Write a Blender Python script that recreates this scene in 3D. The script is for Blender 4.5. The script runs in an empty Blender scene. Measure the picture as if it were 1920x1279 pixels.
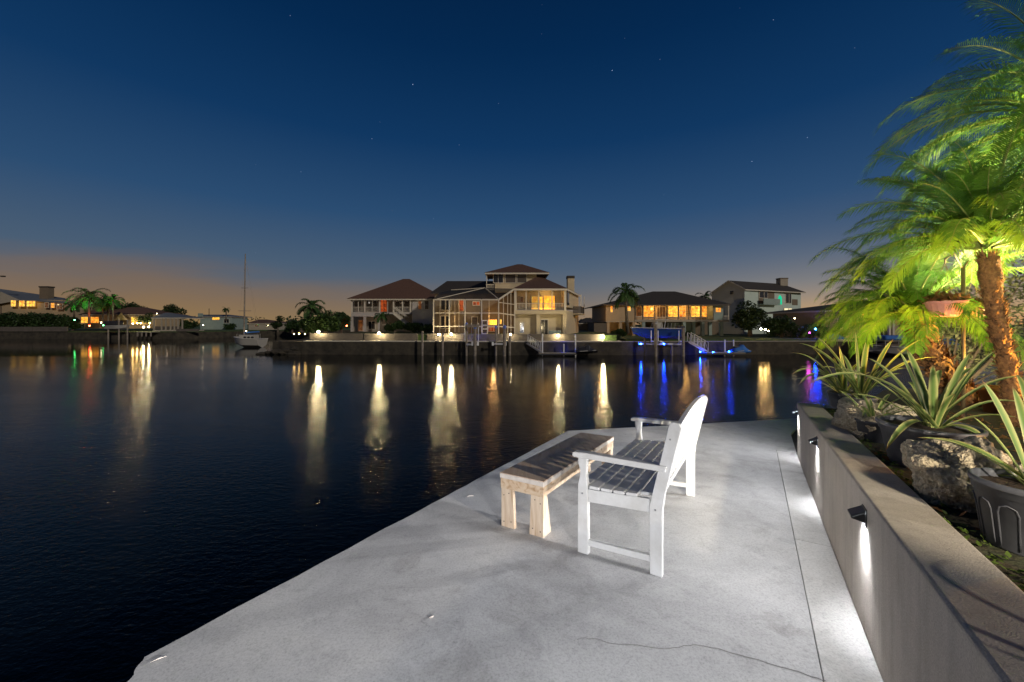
import bpy, math, random
from mathutils import Vector, Matrix
R = math.radians
scene = bpy.context.scene

# ------------------------------------------------------------------ camera
FPX, CX, HY = 718.0, 960.0, 607.0          # focal length and horizon in photograph pixels (1920 wide)
cam_d = bpy.data.cameras.new('camera')
cam = bpy.data.objects.new('camera', cam_d)
scene.collection.objects.link(cam)
cam.location = (0, 0, 0)
cam.rotation_euler = (R(90), 0, 0)
cam_d.sensor_width = 36.0
cam_d.lens = 36.0 * FPX / 1920.0
cam_d.shift_y = -(639.5 - HY) / 1920.0
cam_d.clip_start = 0.05
cam_d.clip_end = 6000
scene.camera = cam

# ------------------------------------------------------------------ world: dusk sky
world = bpy.data.worlds.new('World')
scene.world = world
world.use_nodes = True
wn = world.node_tree
for n in list(wn.nodes): wn.nodes.remove(n)
def N(tree, t, **kw):
    n = tree.nodes.new(t)
    for k, v in kw.items(): setattr(n, k, v)
    return n
def L(tree, a, b): tree.links.new(a, b)
def mth(tree, op, a, b=None, c=None, clamp=False):
    n = tree.nodes.new('ShaderNodeMath'); n.operation = op; n.use_clamp = clamp
    for i, v in enumerate((a, b, c)):
        if v is None: continue
        if isinstance(v, (int, float)): n.inputs[i].default_value = v
        else: tree.links.new(v, n.inputs[i])
    return n.outputs[0]
def mixc(tree, fac, a, b, blend='MIX'):
    n = tree.nodes.new('ShaderNodeMix'); n.data_type = 'RGBA'; n.blend_type = blend
    if isinstance(fac, (int, float)): n.inputs[0].default_value = fac
    else: tree.links.new(fac, n.inputs[0])
    for i, v in ((6, a), (7, b)):
        if isinstance(v, (tuple, list)): n.inputs[i].default_value = (v[0], v[1], v[2], 1)
        else: tree.links.new(v, n.inputs[i])
    return n.outputs[2]
def ramp(tree, fac, stops, interp='LINEAR'):
    n = tree.nodes.new('ShaderNodeValToRGB'); n.color_ramp.interpolation = interp
    e = n.color_ramp.elements
    while len(e) > 1: e.remove(e[-1])
    for i, (p, c) in enumerate(stops):
        if i == 0: e[0].position = p; el = e[0]
        else: el = e.new(p)
        if isinstance(c, (int, float)): c = (c, c, c)
        el.color = (c[0], c[1], c[2], 1)
    tree.links.new(fac, n.inputs[0])
    return n.outputs[0]
def s2l(r, g, b):
    f = lambda v: (v/255/12.92) if v <= 10 else ((v/255+0.055)/1.055)**2.4
    return (f(r), f(g), f(b))

tc = N(wn, 'ShaderNodeTexCoord')
sep = N(wn, 'ShaderNodeSeparateXYZ'); L(wn, tc.outputs['Generated'], sep.inputs[0])
X, Y, Z = sep.outputs
sky_base = ramp(wn, Z, [(0.0, s2l(120, 110, 98)), (0.06, s2l(96, 101, 108)), (0.14, s2l(72, 92, 114)), (0.26, s2l(42, 75, 111)),
                        (0.42, s2l(16, 54, 95)), (0.58, s2l(5, 40, 78)), (0.75, s2l(2, 28, 60)), (1.0, s2l(2, 18, 44))])
# afterglow of the sun that has set, low on the right
hyp = mth(wn, 'SQRT', mth(wn, 'ADD', mth(wn, 'MULTIPLY', X, X), mth(wn, 'MULTIPLY', Y, Y)))
ga = R(47)
gd = mth(wn, 'DIVIDE', mth(wn, 'ADD', mth(wn, 'MULTIPLY', X, math.sin(ga)), mth(wn, 'MULTIPLY', Y, math.cos(ga))), mth(wn, 'MAXIMUM', hyp, 0.001))
gaz = mth(wn, 'POWER', mth(wn, 'MAXIMUM', gd, 0.0), 6.5)
gel = mth(wn, 'POWER', mth(wn, 'SUBTRACT', 1.0, mth(wn, 'MULTIPLY', mth(wn, 'MAXIMUM', Z, 0.0), 2.2, clamp=True)), 3.6)
glow = mth(wn, 'MULTIPLY', gaz, gel)
gcol = ramp(wn, mth(wn, 'MAXIMUM', Z, 0.0), [(0.0, s2l(214, 158, 100)), (0.035, s2l(196, 162, 120)), (0.09, s2l(158, 150, 142)), (0.2, s2l(96, 108, 142)), (0.5, s2l(40, 66, 120))])
sky1 = mixc(wn, mth(wn, 'MULTIPLY', glow, 0.97), sky_base, gcol)
# low cloud bank lit by the town, left
mp = N(wn, 'ShaderNodeMapping'); L(wn, tc.outputs['Generated'], mp.inputs[0]); mp.inputs['Scale'].default_value = (1.6, 1.6, 9.0)
cn = N(wn, 'ShaderNodeTexNoise'); L(wn, mp.outputs[0], cn.inputs['Vector'])
cn.inputs['Scale'].default_value = 1.5; cn.inputs['Detail'].default_value = 5; cn.inputs['Roughness'].default_value = 0.5
away = mth(wn, 'MULTIPLY_ADD', gd, -0.5, 0.5)                        # 0 toward the glow, 1 opposite
ctop = mth(wn, 'ADD', mth(wn, 'MULTIPLY_ADD', away, 0.08, 0.045), mth(wn, 'MULTIPLY', cn.outputs[0], 0.14))   # cloud top elevation
cm = mth(wn, 'SUBTRACT', mth(wn, 'SUBTRACT', ctop, 0.015), Z)
cm = ramp(wn, mth(wn, 'MULTIPLY', cm, 12.0, clamp=True), [(0, 0), (0.75, 0.85), (1, 1)], 'EASE')
cfade = ramp(wn, away, [(0.02, 0), (0.2, 0.45), (0.5, 1.0)])
ccol = ramp(wn, mth(wn, 'MAXIMUM', Z, 0.0), [(0.0, s2l(148, 117, 68)), (0.05, s2l(134, 107, 76)), (0.12, s2l(118, 98, 82)), (0.25, s2l(92, 92, 92))])
sky2 = mixc(wn, mth(wn, 'MULTIPLY', mth(wn, 'MULTIPLY', cm, cfade), 0.82), sky1, ccol)
# stars
vo = N(wn, 'ShaderNodeTexVoronoi'); vo.inputs['Scale'].default_value = 42.0
L(wn, tc.outputs['Generated'], vo.inputs['Vector'])
sd = mth(wn, 'LESS_THAN', vo.outputs['Distance'], 0.028)
sc_ = N(wn, 'ShaderNodeSeparateColor'); L(wn, vo.outputs['Color'], sc_.inputs[0])
sb = mth(wn, 'MULTIPLY', mth(wn, 'POWER', sc_.outputs[0], 5.0), 3.2)
star = mth(wn, 'MULTIPLY', mth(wn, 'MULTIPLY', sd, sb), mth(wn, 'MULTIPLY', mth(wn, 'SUBTRACT', Z, 0.1, clamp=True), 1.0))
stc = mixc(wn, 1.0, (0.5, 0.6, 0.85), star, 'MULTIPLY')
sky3 = mixc(wn, 1.0, sky2, stc, 'ADD')
# physical sky with the sun just under the horizon, as a faint base
nsky = N(wn, 'ShaderNodeTexSky'); nsky.sky_type = 'NISHITA'; nsky.sun_disc = False
nsky.sun_elevation = R(-4.0); nsky.sun_rotation = ga
nb = N(wn, 'ShaderNodeBackground'); L(wn, nsky.outputs[0], nb.inputs[0]); nb.inputs[1].default_value = 0.008
bg = N(wn, 'ShaderNodeBackground'); L(wn, sky3, bg.inputs[0]); bg.inputs[1].default_value = 0.97
add = N(wn, 'ShaderNodeAddShader'); L(wn, nb.outputs[0], add.inputs[0]); L(wn, bg.outputs[0], add.inputs[1])
wo = N(wn, 'ShaderNodeOutputWorld'); L(wn, add.outputs[0], wo.inputs[0])

# faint, very soft light of the shore behind the camera (the only sun lamp)
sun_d = bpy.data.lights.new('sun', 'SUN'); sun_d.energy = 1.35; sun_d.angle = R(1.6); sun_d.color = (1.0, 0.90, 0.76)
sun = bpy.data.objects.new('sun', sun_d); scene.collection.objects.link(sun)
sun.rotation_euler = Vector((-0.62, 0.72, -0.37)).to_track_quat('-Z', 'Y').to_euler()

vs = scene.view_settings
vs.view_transform = 'Standard'; vs.look = 'None'; vs.exposure = 0.10; vs.gamma = 1.0; vs.use_curve_mapping = False
scene.render.engine = 'CYCLES'
cy = scene.cycles
cy.use_denoising = True
cy.denoiser = 'OPENIMAGEDENOISE'
cy.sample_clamp_indirect = 4.0
cy.sample_clamp_direct = 0.0
cy.max_bounces = 6; cy.diffuse_bounces = 3; cy.glossy_bounces = 3; cy.transparent_max_bounces = 12; cy.transmission_bounces = 3
cy.caustics_reflective = False; cy.caustics_refractive = False
try: cy.use_light_tree = True
except Exception: pass

# ------------------------------------------------------------------ helpers
COL = scene.collection
WATER = -3.45
LD = Vector((0.536, 0.844, 0)).normalized()          # along the retaining wall, away
FD = Vector((-LD.y, LD.x, 0))                        # from the wall towards the water
SL = 0.0571
def pz(y): return -(1.4 + SL*y)
def P(x, y, D): return Vector(((x-CX)/FPX*D, D, (HY-y)/FPX*D))
def pxw(x, D): return (x-CX)/FPX*D
def pzw(y, D): return (HY-y)/FPX*D
def wall_pt(t, off=0.0, h=0.0):                      # point on the front plane of the wall
    p = Vector((1.551, 1.593, 0)) + LD*t + FD*off
    p.z = pz(p.y) + h
    return p

def nrm(v):
    l = v.length
    return v/l if l > 1e-9 else Vector((0, 0, 1))
class MB:
    def __init__(s): s.v = []; s.f = []; s.uv = None
    def add(s, vs, fs):
        o = len(s.v); s.v += [Vector(p) for p in vs]; s.f += [tuple(i+o for i in f) for f in fs]; return s
    def hexa(s, p):
        return s.add(p, [(0,3,2,1),(4,5,6,7),(0,1,5,4),(1,2,6,5),(2,3,7,6),(3,0,4,7)])
    def bx(s, x0, x1, y0, y1, z0, z1):
        return s.hexa([(x0,y0,z0),(x1,y0,z0),(x1,y1,z0),(x0,y1,z0),(x0,y0,z1),(x1,y0,z1),(x1,y1,z1),(x0,y1,z1)])
    def bar(s, a, b, w, h=None, up=(0,0,1)):
        a = Vector(a); b = Vector(b); h = w if h is None else h
        d = nrm(b-a); u = Vector(up)
        if abs(d.dot(u)) > 0.98: u = Vector((0,1,0))
        sx = nrm(d.cross(u)); uz = sx.cross(d)
        q = []
        for p in (a, b):
            q.append([p - sx*w/2 - uz*h/2, p + sx*w/2 - uz*h/2, p + sx*w/2 + uz*h/2, p - sx*w/2 + uz*h/2])
        return s.hexa(q[0]+q[1])
    def tube(s, pts, rad, n=8, cap=True):
        pts = [Vector(p) for p in pts]
        if isinstance(rad, (int, float)): rad = [rad]*len(pts)
        o = len(s.v); k = len(pts)
        ref = Vector((0.13, 0.97, 0.2))
        for i, p in enumerate(pts):
            d = nrm(pts[min(i+1,k-1)] - pts[max(i-1,0)])
            if abs(d.dot(ref)) > 0.95: ref = Vector((1, 0.1, 0))
            a = nrm(d.cross(ref)); b = d.cross(a)
            for j in range(n):
                t = 2*math.pi*j/n
                s.v.append(p + a*(math.cos(t)*rad[i]) + b*(math.sin(t)*rad[i]))
        for i in range(k-1):
            for j in range(n):
                j2 = (j+1) % n
                s.f.append((o+i*n+j, o+i*n+j2, o+(i+1)*n+j2, o+(i+1)*n+j))
        if cap:
            s.f.append(tuple(o+j for j in reversed(range(n)))); s.f.append(tuple(o+(k-1)*n+j for j in range(n)))
        return s
    def lathe(s, c, prof, n=24, capb=True, capt=False, slope=0.0):
        c = Vector(c); o = len(s.v); k = len(prof)
        for r, z in prof:
            for j in range(n):
                t = 2*math.pi*j/n
                s.v.append(c + Vector((r*math.cos(t), r*math.sin(t), z - slope*r*math.sin(t))))
        for i in range(k-1):
            for j in range(n):
                j2 = (j+1) % n
                s.f.append((o+i*n+j, o+i*n+j2, o+(i+1)*n+j2, o+(i+1)*n+j))
        if capb: s.f.append(tuple(o+j for j in reversed(range(n))))
        if capt: s.f.append(tuple(o+(k-1)*n+j for j in range(n)))
        return s
    def poly(s, pts): return s.add(pts, [tuple(range(len(pts)))])
    def prism(s, pts, z0, z1):
        n = len(pts)
        v = [(p[0], p[1], z0 if not callable(z0) else z0(p)) for p in pts] + [(p[0], p[1], z1 if not callable(z1) else z1(p)) for p in pts]
        return s.add(v, [tuple(reversed(range(n))), tuple(range(n, 2*n))] + [(i, (i+1)%n, n+(i+1)%n, n+i) for i in range(n)])
    def slab(s, pts, d):                              # polygon extruded by the vector d
        pts = [Vector(p) for p in pts]; n = len(pts); d = Vector(d)
        return s.add(pts+[p+d for p in pts], [tuple(reversed(range(n))), tuple(range(n,2*n))]+[(i,(i+1)%n,n+(i+1)%n,n+i) for i in range(n)])
    def ico(s, c, r, sub=1, sq=(1,1,1)):
        t = (1+5**.5)/2
        V = [nrm(Vector(p)) for p in ((-1,t,0),(1,t,0),(-1,-t,0),(1,-t,0),(0,-1,t),(0,1,t),(0,-1,-t),(0,1,-t),(t,0,-1),(t,0,1),(-t,0,-1),(-t,0,1))]
        T = [(0,11,5),(0,5,1),(0,1,7),(0,7,10),(0,10,11),(1,5,9),(5,11,4),(11,10,2),(10,7,6),(7,1,8),(3,9,4),(3,4,2),(3,2,6),(3,6,8),(3,8,9),(4,9,5),(2,4,11),(6,2,10),(8,6,7),(9,8,1)]
        for _ in range(sub):
            m = {}; T2 = []
            def mid(a, b):
                k = (min(a,b), max(a,b))
                if k not in m: m[k] = len(V); V.append(nrm(V[a]+V[b]))
                return m[k]
            for a, b, c_ in T:
                ab, bc, ca = mid(a,b), mid(b,c_), mid(c_,a)
                T2 += [(a,ab,ca),(b,bc,ab),(c_,ca,bc),(ab,bc,ca)]
            T = T2
        c = Vector(c)
        return s.add([c + Vector((p.x*sq[0], p.y*sq[1], p.z*sq[2]))*r for p in V], T)
    def build(s, name, mat, parent=None, smooth=False, bevel=0.0, seg=2):
        base = WP[parent.name] if parent is not None else Vector((0,0,0))
        me = bpy.data.meshes.new(name)
        me.from_pydata([tuple(p-base) for p in s.v], [], s.f)
        if s.uv:
            uvl = me.uv_layers.new(name='UVMap')
            for lp in me.loops: uvl.data[lp.index].uv = s.uv[lp.vertex_index]
        me.validate(); me.update()
        if smooth:
            me.polygons.foreach_set('use_smooth', [True]*len(me.polygons))
        o = bpy.data.objects.new(name, me)
        COL.objects.link(o)
        if mat is not None: me.materials.append(mat)
        if parent is not None: o.parent = parent
        WP[o.name] = base.copy()
        if bevel:
            m = o.modifiers.new('bevel', 'BEVEL'); m.width = bevel; m.segments = seg; m.limit_method = 'ANGLE'; m.angle_limit = R(40)
        return o
WP = {}
def thing(name, label, cat, loc=(0,0,0), group=None):
    o = bpy.data.objects.new(name, None); COL.objects.link(o)
    o.location = loc; o.empty_display_size = 0.2
    o['label'] = label; o['category'] = cat
    if group: o['group'] = group
    WP[o.name] = Vector(loc)
    return o
def tag(o, label, cat, group=None):
    o['label'] = label; o['category'] = cat
    if group: o['group'] = group
    return o
def struct(o): o['kind'] = 'structure'; return o
def stuff(o): o['kind'] = 'stuff'; return o
rng = random.Random(11)

# ------------------------------------------------------------------ materials
def mat(name, col, rough=0.6, var=0.0, vscale=3.0, bump=0.0, bscale=20.0, col2=None, metal=0.0, spec=0.4, emis=None, estr=0.0, trans=0.0, detail=6.0):
    m = bpy.data.materials.new(name); m.use_nodes = True; t = m.node_tree
    b = t.nodes['Principled BSDF']
    b.inputs['Base Color'].default_value = (*col, 1); b.inputs['Roughness'].default_value = rough
    b.inputs['Metallic'].default_value = metal; b.inputs['Specular IOR Level'].default_value = spec
    if var or col2 or bump:
        g = N(t, 'ShaderNodeNewGeometry')
    if var or col2:
        n = N(t, 'ShaderNodeTexNoise'); L(t, g.outputs['Position'], n.inputs['Vector'])
        n.inputs['Scale'].default_value = vscale; n.inputs['Detail'].default_value = detail; n.inputs['Roughness'].default_value = 0.65
        c2 = col2 if col2 else tuple(c*(1-var) for c in col)
        c1 = col if col2 else tuple(min(1, c*(1+var)) for c in col)
        L(t, ramp(t, n.outputs[0], [(0.32, c2), (0.68, c1)]), b.inputs['Base Color'])
    if bump:
        n2 = N(t, 'ShaderNodeTexNoise'); L(t, g.outputs['Position'], n2.inputs['Vector'])
        n2.inputs['Scale'].default_value = bscale; n2.inputs['Detail'].default_value = 4
        bm = N(t, 'ShaderNodeBump'); bm.inputs['Strength'].default_value = min(1, bump); bm.inputs['Distance'].default_value = 0.02
        L(t, n2.outputs[0], bm.inputs['Height']); L(t, bm.outputs[0], b.inputs['Normal'])
    if emis:
        b.inputs['Emission Color'].default_value = (*emis, 1); b.inputs['Emission Strength'].default_value = estr
    return m
def leafmat(name, c1, c2, vscale=6.0, transl=0.35):
    m = bpy.data.materials.new(name); m.use_nodes = True; t = m.node_tree
    b = t.nodes['Principled BSDF']; b.inputs['Roughness'].default_value = 0.5; b.inputs['Specular IOR Level'].default_value = 0.35
    g = N(t, 'ShaderNodeNewGeometry'); n = N(t, 'ShaderNodeTexNoise'); L(t, g.outputs['Position'], n.inputs['Vector'])
    n.inputs['Scale'].default_value = vscale; n.inputs['Detail'].default_value = 3
    c = ramp(t, n.outputs[0], [(0.3, c1), (0.7, c2)]); L(t, c, b.inputs['Base Color'])
    tr = N(t, 'ShaderNodeBsdfTranslucent'); L(t, c, tr.inputs[0])
    mx = N(t, 'ShaderNodeMixShader'); mx.inputs[0].default_value = transl
    L(t, b.outputs[0], mx.inputs[1]); L(t, tr.outputs[0], mx.inputs[2])
    L(t, mx.outputs[0], t.nodes['Material Output'].inputs[0])
    return m
def emimat(name, col, strength):
    m = bpy.data.materials.new(name); m.use_nodes = True; t = m.node_tree
    for n in list(t.nodes): t.nodes.remove(n)
    e = N(t, 'ShaderNodeEmission'); e.inputs[0].default_value = (*col, 1); e.inputs[1].default_value = strength
    o = N(t, 'ShaderNodeOutputMaterial'); L(t, e.outputs[0], o.inputs[0])
    return m
def roommat(name, c1, c2, strength, vscale=2.2):      # lit room seen through glass: uneven glow
    m = bpy.data.materials.new(name); m.use_nodes = True; t = m.node_tree
    b = t.nodes['Principled BSDF']; b.inputs['Base Color'].default_value = (0.03, 0.03, 0.03, 1); b.inputs['Roughness'].default_value = 0.12
    g = N(t, 'ShaderNodeNewGeometry'); n = N(t, 'ShaderNodeTexNoise'); L(t, g.outputs['Position'], n.inputs['Vector'])
    n.inputs['Scale'].default_value = vscale; n.inputs['Detail'].default_value = 4; n.inputs['Roughness'].default_value = 0.7
    c = ramp(t, n.outputs[0], [(0.34, c1), (0.5, tuple((a+b_)/2 for a, b_ in zip(c1, c2))), (0.64, c2)])
    L(t, c, b.inputs['Emission Color']); b.inputs['Emission Strength'].default_value = strength
    return m

def concrete_mat(name, base, dark, patch):
    m = bpy.data.materials.new(name); m.use_nodes = True; t = m.node_tree
    b = t.nodes['Principled BSDF']; b.inputs['Roughness'].default_value = 0.75; b.inputs['Specular IOR Level'].default_value = 0.25
    g = N(t, 'ShaderNodeNewGeometry')
    def noise(sc, det, ro=0.6, dist=0.0):
        n = N(t, 'ShaderNodeTexNoise'); L(t, g.outputs['Position'], n.inputs['Vector'])
        n.inputs['Scale'].default_value = sc; n.inputs['Detail'].default_value = det; n.inputs['Roughness'].default_value = ro
        n.inputs['Distortion'].default_value = dist
        return n.outputs[0]
    c = ramp(t, noise(0.9, 8, 0.65, 0.4), [(0.3, dark), (0.52, base), (0.75, patch)])
    fine = ramp(t, noise(85, 6, 0.8), [(0.28, 0.60), (0.5, 1.0), (0.72, 1.16)])
    c = mixc(t, 1.0, c, fine, 'MULTIPLY')
    spots = ramp(t, noise(6.5, 6, 0.7, 0.8), [(0.30, 0.78), (0.46, 1.0)])
    c = mixc(t, 0.8, c, spots, 'MULTIPLY')
    c = mixc(t, 0.75, c, ramp(t, noise(1.9, 7, 0.6, 1.2), [(0.33, (0.74, 0.73, 0.72)), (0.45, (1.0, 1.0, 1.0))]), 'MULTIPLY')
    vo = N(t, 'ShaderNodeTexVoronoi'); L(t, g.outputs['Position'], vo.inputs['Vector']); vo.inputs['Scale'].default_value = 14
    L(t, c, b.inputs['Base Color'])
    L(t, ramp(t, noise(7, 5), [(0.3, 0.55), (0.7, 0.9)]), b.inputs['Roughness'])
    bm = N(t, 'ShaderNodeBump'); bm.inputs['Strength'].default_value = 0.28; bm.inputs['Distance'].default_value = 0.004
    h = mth(t, 'ADD', mth(t, 'MULTIPLY', noise(170, 4, 0.7), 0.5), mth(t, 'MULTIPLY', noise(18, 5, 0.6), 1.2))
    L(t, h, bm.inputs['Height']); L(t, bm.outputs[0], b.inputs['Normal'])
    return m
def wood_mat(name, c1, c2, c3, axis='Y', knots=True):
    m = bpy.data.materials.new(name); m.use_nodes = True; t = m.node_tree
    b = t.nodes['Principled BSDF']; b.inputs['Roughness'].default_value = 0.62; b.inputs['Specular IOR Level'].default_value = 0.25
    tc_ = N(t, 'ShaderNodeTexCoord'); mp_ = N(t, 'ShaderNodeMapping'); L(t, tc_.outputs['Object'], mp_.inputs[0])
    mp_.inputs['Rotation'].default_value = (0, 0, math.atan2(LD.x, LD.y))
    mp_.inputs['Scale'].default_value = (14, 1.4, 14) if axis == 'Y' else (14, 14, 1.6)
    n = N(t, 'ShaderNodeTexNoise'); L(t, mp_.outputs[0], n.inputs['Vector']); n.inputs['Scale'].default_value = 1.6; n.inputs['Detail'].default_value = 7; n.inputs['Distortion'].default_value = 1.1
    c = ramp(t, n.outputs[0], [(0.28, c3), (0.45, c1), (0.6, c2), (0.75, c1)])
    if knots:
        vo = N(t, 'ShaderNodeTexVoronoi'); L(t, tc_.outputs['Object'], vo.inputs['Vector']); vo.inputs['Scale'].default_value = 7.0
        k = ramp(t, vo.outputs['Distance'], [(0.05, 0.35), (0.13, 1.0)])
        c = mixc(t, 0.85, c, k, 'MULTIPLY')
    L(t, c, b.inputs['Base Color'])
    bm = N(t, 'ShaderNodeBump'); bm.inputs['Strength'].default_value = 0.25; bm.inputs['Distance'].default_value = 0.003
    L(t, n.outputs[0], bm.inputs['Height']); L(t, bm.outputs[0], b.inputs['Normal'])
    return m

M = {}
M['patio'] = concrete_mat('patio_concrete', (0.44, 0.435, 0.43), (0.30, 0.295, 0.295), (0.52, 0.51, 0.49))
M['border'] = concrete_mat('border_concrete', (0.50, 0.49, 0.47), (0.38, 0.37, 0.35), (0.56, 0.55, 0.52))
M['crack'] = mat('crack_dirt', (0.17, 0.16, 0.15), 0.95)
M['joint'] = mat('joint_dirt', (0.035, 0.032, 0.03), 0.95)
def stucco_mat():
    m = bpy.data.materials.new('stucco_paint'); m.use_nodes = True; t = m.node_tree
    b = t.nodes['Principled BSDF']; b.inputs['Roughness'].default_value = 0.85; b.inputs['Specular IOR Level'].default_value = 0.2
    g = N(t, 'ShaderNodeNewGeometry')
    def noise(v, det=5):
        mp_ = N(t, 'ShaderNodeMapping'); L(t, g.outputs['Position'], mp_.inputs[0]); mp_.inputs['Scale'].default_value = v
        n = N(t, 'ShaderNodeTexNoise'); L(t, mp_.outputs[0], n.inputs['Vector']); n.inputs['Scale'].default_value = 1.0; n.inputs['Detail'].default_value = det; n.inputs['Roughness'].default_value = 0.65
        return n.outputs[0]
    c = ramp(t, noise((2.2, 2.2, 2.2)), [(0.3, (0.42, 0.375, 0.325)), (0.7, (0.53, 0.485, 0.43))])
    c = mixc(t, 0.7, c, ramp(t, noise((14, 14, 1.2)), [(0.30, 0.76), (0.55, 1.0)]), 'MULTIPLY')      # faint run marks
    grain = noise((190, 190, 190), 3)
    c = mixc(t, 0.8, c, ramp(t, grain, [(0.3, 0.72), (0.7, 1.18)]), 'MULTIPLY')
    L(t, c, b.inputs['Base Color'])
    bm = N(t, 'ShaderNodeBump'); bm.inputs['Strength'].default_value = 0.5; bm.inputs['Distance'].default_value = 0.006
    L(t, grain, bm.inputs['Height']); L(t, bm.outputs[0], b.inputs['Normal'])
    return m
M['stucco'] = stucco_mat()
M['white'] = mat('white_paint', (0.74, 0.74, 0.735), 0.45, 0.0, 7, 0.10, 45, col2=(0.60, 0.59, 0.565), detail=9)
M['screw'] = mat('screw_head', (0.35, 0.35, 0.36), 0.4, metal=0.8)
M['pine'] = wood_mat('pine_boards', (0.55, 0.40, 0.27), (0.62, 0.49, 0.35), (0.36, 0.22, 0.11))
M['pinev'] = wood_mat('pine_legs', (0.58, 0.45, 0.33), (0.66, 0.54, 0.41), (0.40, 0.26, 0.14), 'Z')
M['top'] = wood_mat('table_top', (0.62, 0.45, 0.32), (0.68, 0.53, 0.40), (0.50, 0.34, 0.23), 'Y', False)
M['topedge'] = mat('table_edge', (0.62, 0.56, 0.50), 0.7, 0.15, 12, 0.2, 40)
M['lamp'] = mat('lamp_plastic', (0.015, 0.016, 0.018), 0.45)
M['led'] = emimat('lamp_led', (0.86, 0.93, 1.0), 40.0)
M['pot'] = mat('pot_plastic', (0.075, 0.08, 0.098), 0.45, 0.25, 8, spec=0.5)
M['soil'] = mat('soil', (0.045, 0.028, 0.018), 0.95, 0.5, 25, 0.9, 60)
M['bed'] = mat('bed_ground', (0.035, 0.045, 0.02), 0.95, 0.5, 9, 1.0, 40, col2=(0.05, 0.032, 0.02))
M['terra'] = mat('terracotta', (0.42, 0.15, 0.07), 0.8, 0.15, 10)
M['pinkpot'] = mat('pink_pot', (0.50, 0.22, 0.19), 0.7, 0.12, 14)
M['pole'] = mat('pole_metal', (0.10, 0.075, 0.04), 0.6, 0.3, 10)
M['weed'] = leafmat('weed_leaf', (0.05, 0.10, 0.015), (0.12, 0.17, 0.03), 12)
M['litter'] = leafmat('dead_leaf', (0.14, 0.06, 0.02), (0.24, 0.12, 0.05), 15)
M['frond'] = leafmat('palm_frond', (0.065, 0.18, 0.02), (0.14, 0.27, 0.03), 2.5, 0.5)
M['frondb'] = leafmat('palm_frond_dark', (0.05, 0.15, 0.025), (0.10, 0.22, 0.04), 2.5, 0.5)
M['rachis'] = mat('palm_rib', (0.16, 0.20, 0.05), 0.6)
M['trunk'] = mat('palm_trunk', (0.30, 0.15, 0.06), 0.95, 0.5, 20, 1.0, 45, col2=(0.08, 0.04, 0.02))
M['bark'] = mat('tree_bark', (0.10, 0.08, 0.06), 0.95, 0.3, 8, 0.5, 20)
M['shrub'] = leafmat('pale_shrub_leaf', (0.14, 0.17, 0.07), (0.30, 0.31, 0.17), 10, 0.35)
M['hedge'] = leafmat('hedge_leaf', (0.018, 0.04, 0.012), (0.05, 0.085, 0.025), 1.2, 0.25)
M['treeleaf'] = leafmat('tree_leaf', (0.022, 0.042, 0.014), (0.055, 0.085, 0.03), 0.8, 0.25)
M['farfrond'] = leafmat('far_palm_leaf', (0.025, 0.065, 0.018), (0.06, 0.11, 0.03), 0.8, 0.3)
M['lawn'] = mat('lawn', (0.04, 0.07, 0.018), 0.95, 0.4, 3, 0.8, 12)
M['seawall'] = mat('seawall_dark', (0.06, 0.05, 0.035), 0.95, 0.4, 1.2, 0.6, 6, col2=(0.018, 0.016, 0.013))
M['cap'] = mat('seawall_cap', (0.42, 0.38, 0.32), 0.8, 0.15, 2)
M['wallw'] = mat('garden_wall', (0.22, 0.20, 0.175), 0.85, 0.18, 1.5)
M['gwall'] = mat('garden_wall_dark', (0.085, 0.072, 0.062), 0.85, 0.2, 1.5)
M['hmint'] = mat('house_mint', (0.38, 0.45, 0.41), 0.8, 0.06, 1.0)
M['hgable'] = mat('house_gable', (0.40, 0.38, 0.33), 0.8, 0.06, 1.0)
M['cage'] = mat('cage_frame', (0.44, 0.39, 0.31), 0.6)
M['rock'] = None
M['hwhite'] = mat('house_white', (0.36, 0.33, 0.30), 0.8, 0.08, 1.0)
M['hcream'] = mat('house_cream', (0.42, 0.345, 0.23), 0.8, 0.08, 1.0)
M['htan'] = mat('house_tan', (0.30, 0.225, 0.14), 0.8, 0.08, 1.0)
M['hgreen'] = mat('house_green', (0.21, 0.26, 0.24), 0.8, 0.08, 1.0)
M['hbeige'] = mat('house_beige', (0.28, 0.245, 0.195), 0.8, 0.08, 1.0)
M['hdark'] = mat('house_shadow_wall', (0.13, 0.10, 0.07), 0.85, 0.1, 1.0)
M['trim'] = mat('white_trim', (0.50, 0.45, 0.37), 0.6)
M['roofb'] = mat('roof_brown', (0.10, 0.052, 0.036), 0.9, 0.25, 5, 0.5, 9)
M['roofd'] = mat('roof_dark', (0.040, 0.033, 0.028), 0.9, 0.25, 5, 0.5, 9)
M['roofg'] = mat('roof_grey', (0.10, 0.115, 0.14), 0.9, 0.2, 5, 0.5, 9)
M['glass'] = mat('dark_glass', (0.012, 0.014, 0.018), 0.08, spec=0.6)
M['door'] = mat('dark_door', (0.06, 0.045, 0.035), 0.5)
M['warm'] = roommat('lit_room_warm', s2l(190, 88, 10), s2l(255, 210, 80), 1.7)
M['warm2'] = roommat('lit_room_orange', s2l(170, 60, 6), s2l(255, 176, 60), 1.5)
M['warm3'] = roommat('lit_room_gold', s2l(205, 90, 6), s2l(255, 184, 50), 4.6)
M['dim'] = roommat('dim_room', s2l(40, 22, 10), s2l(120, 66, 24), 0.8)
M['red'] = roommat('red_room', s2l(70, 18, 6), s2l(190, 80, 30), 0.9)
M['pale'] = roommat('pale_room', s2l(220, 190, 120), s2l(255, 245, 205), 1.4)
M['mint'] = emimat('mint_window', s2l(20, 205, 150), 1.0)
M['pile'] = mat('pile_wood', (0.20, 0.17, 0.14), 0.9, 0.35, 4, 0.6, 12)
M['pilecap'] = mat('pile_cap', (0.08, 0.14, 0.42), 0.5)
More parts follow.
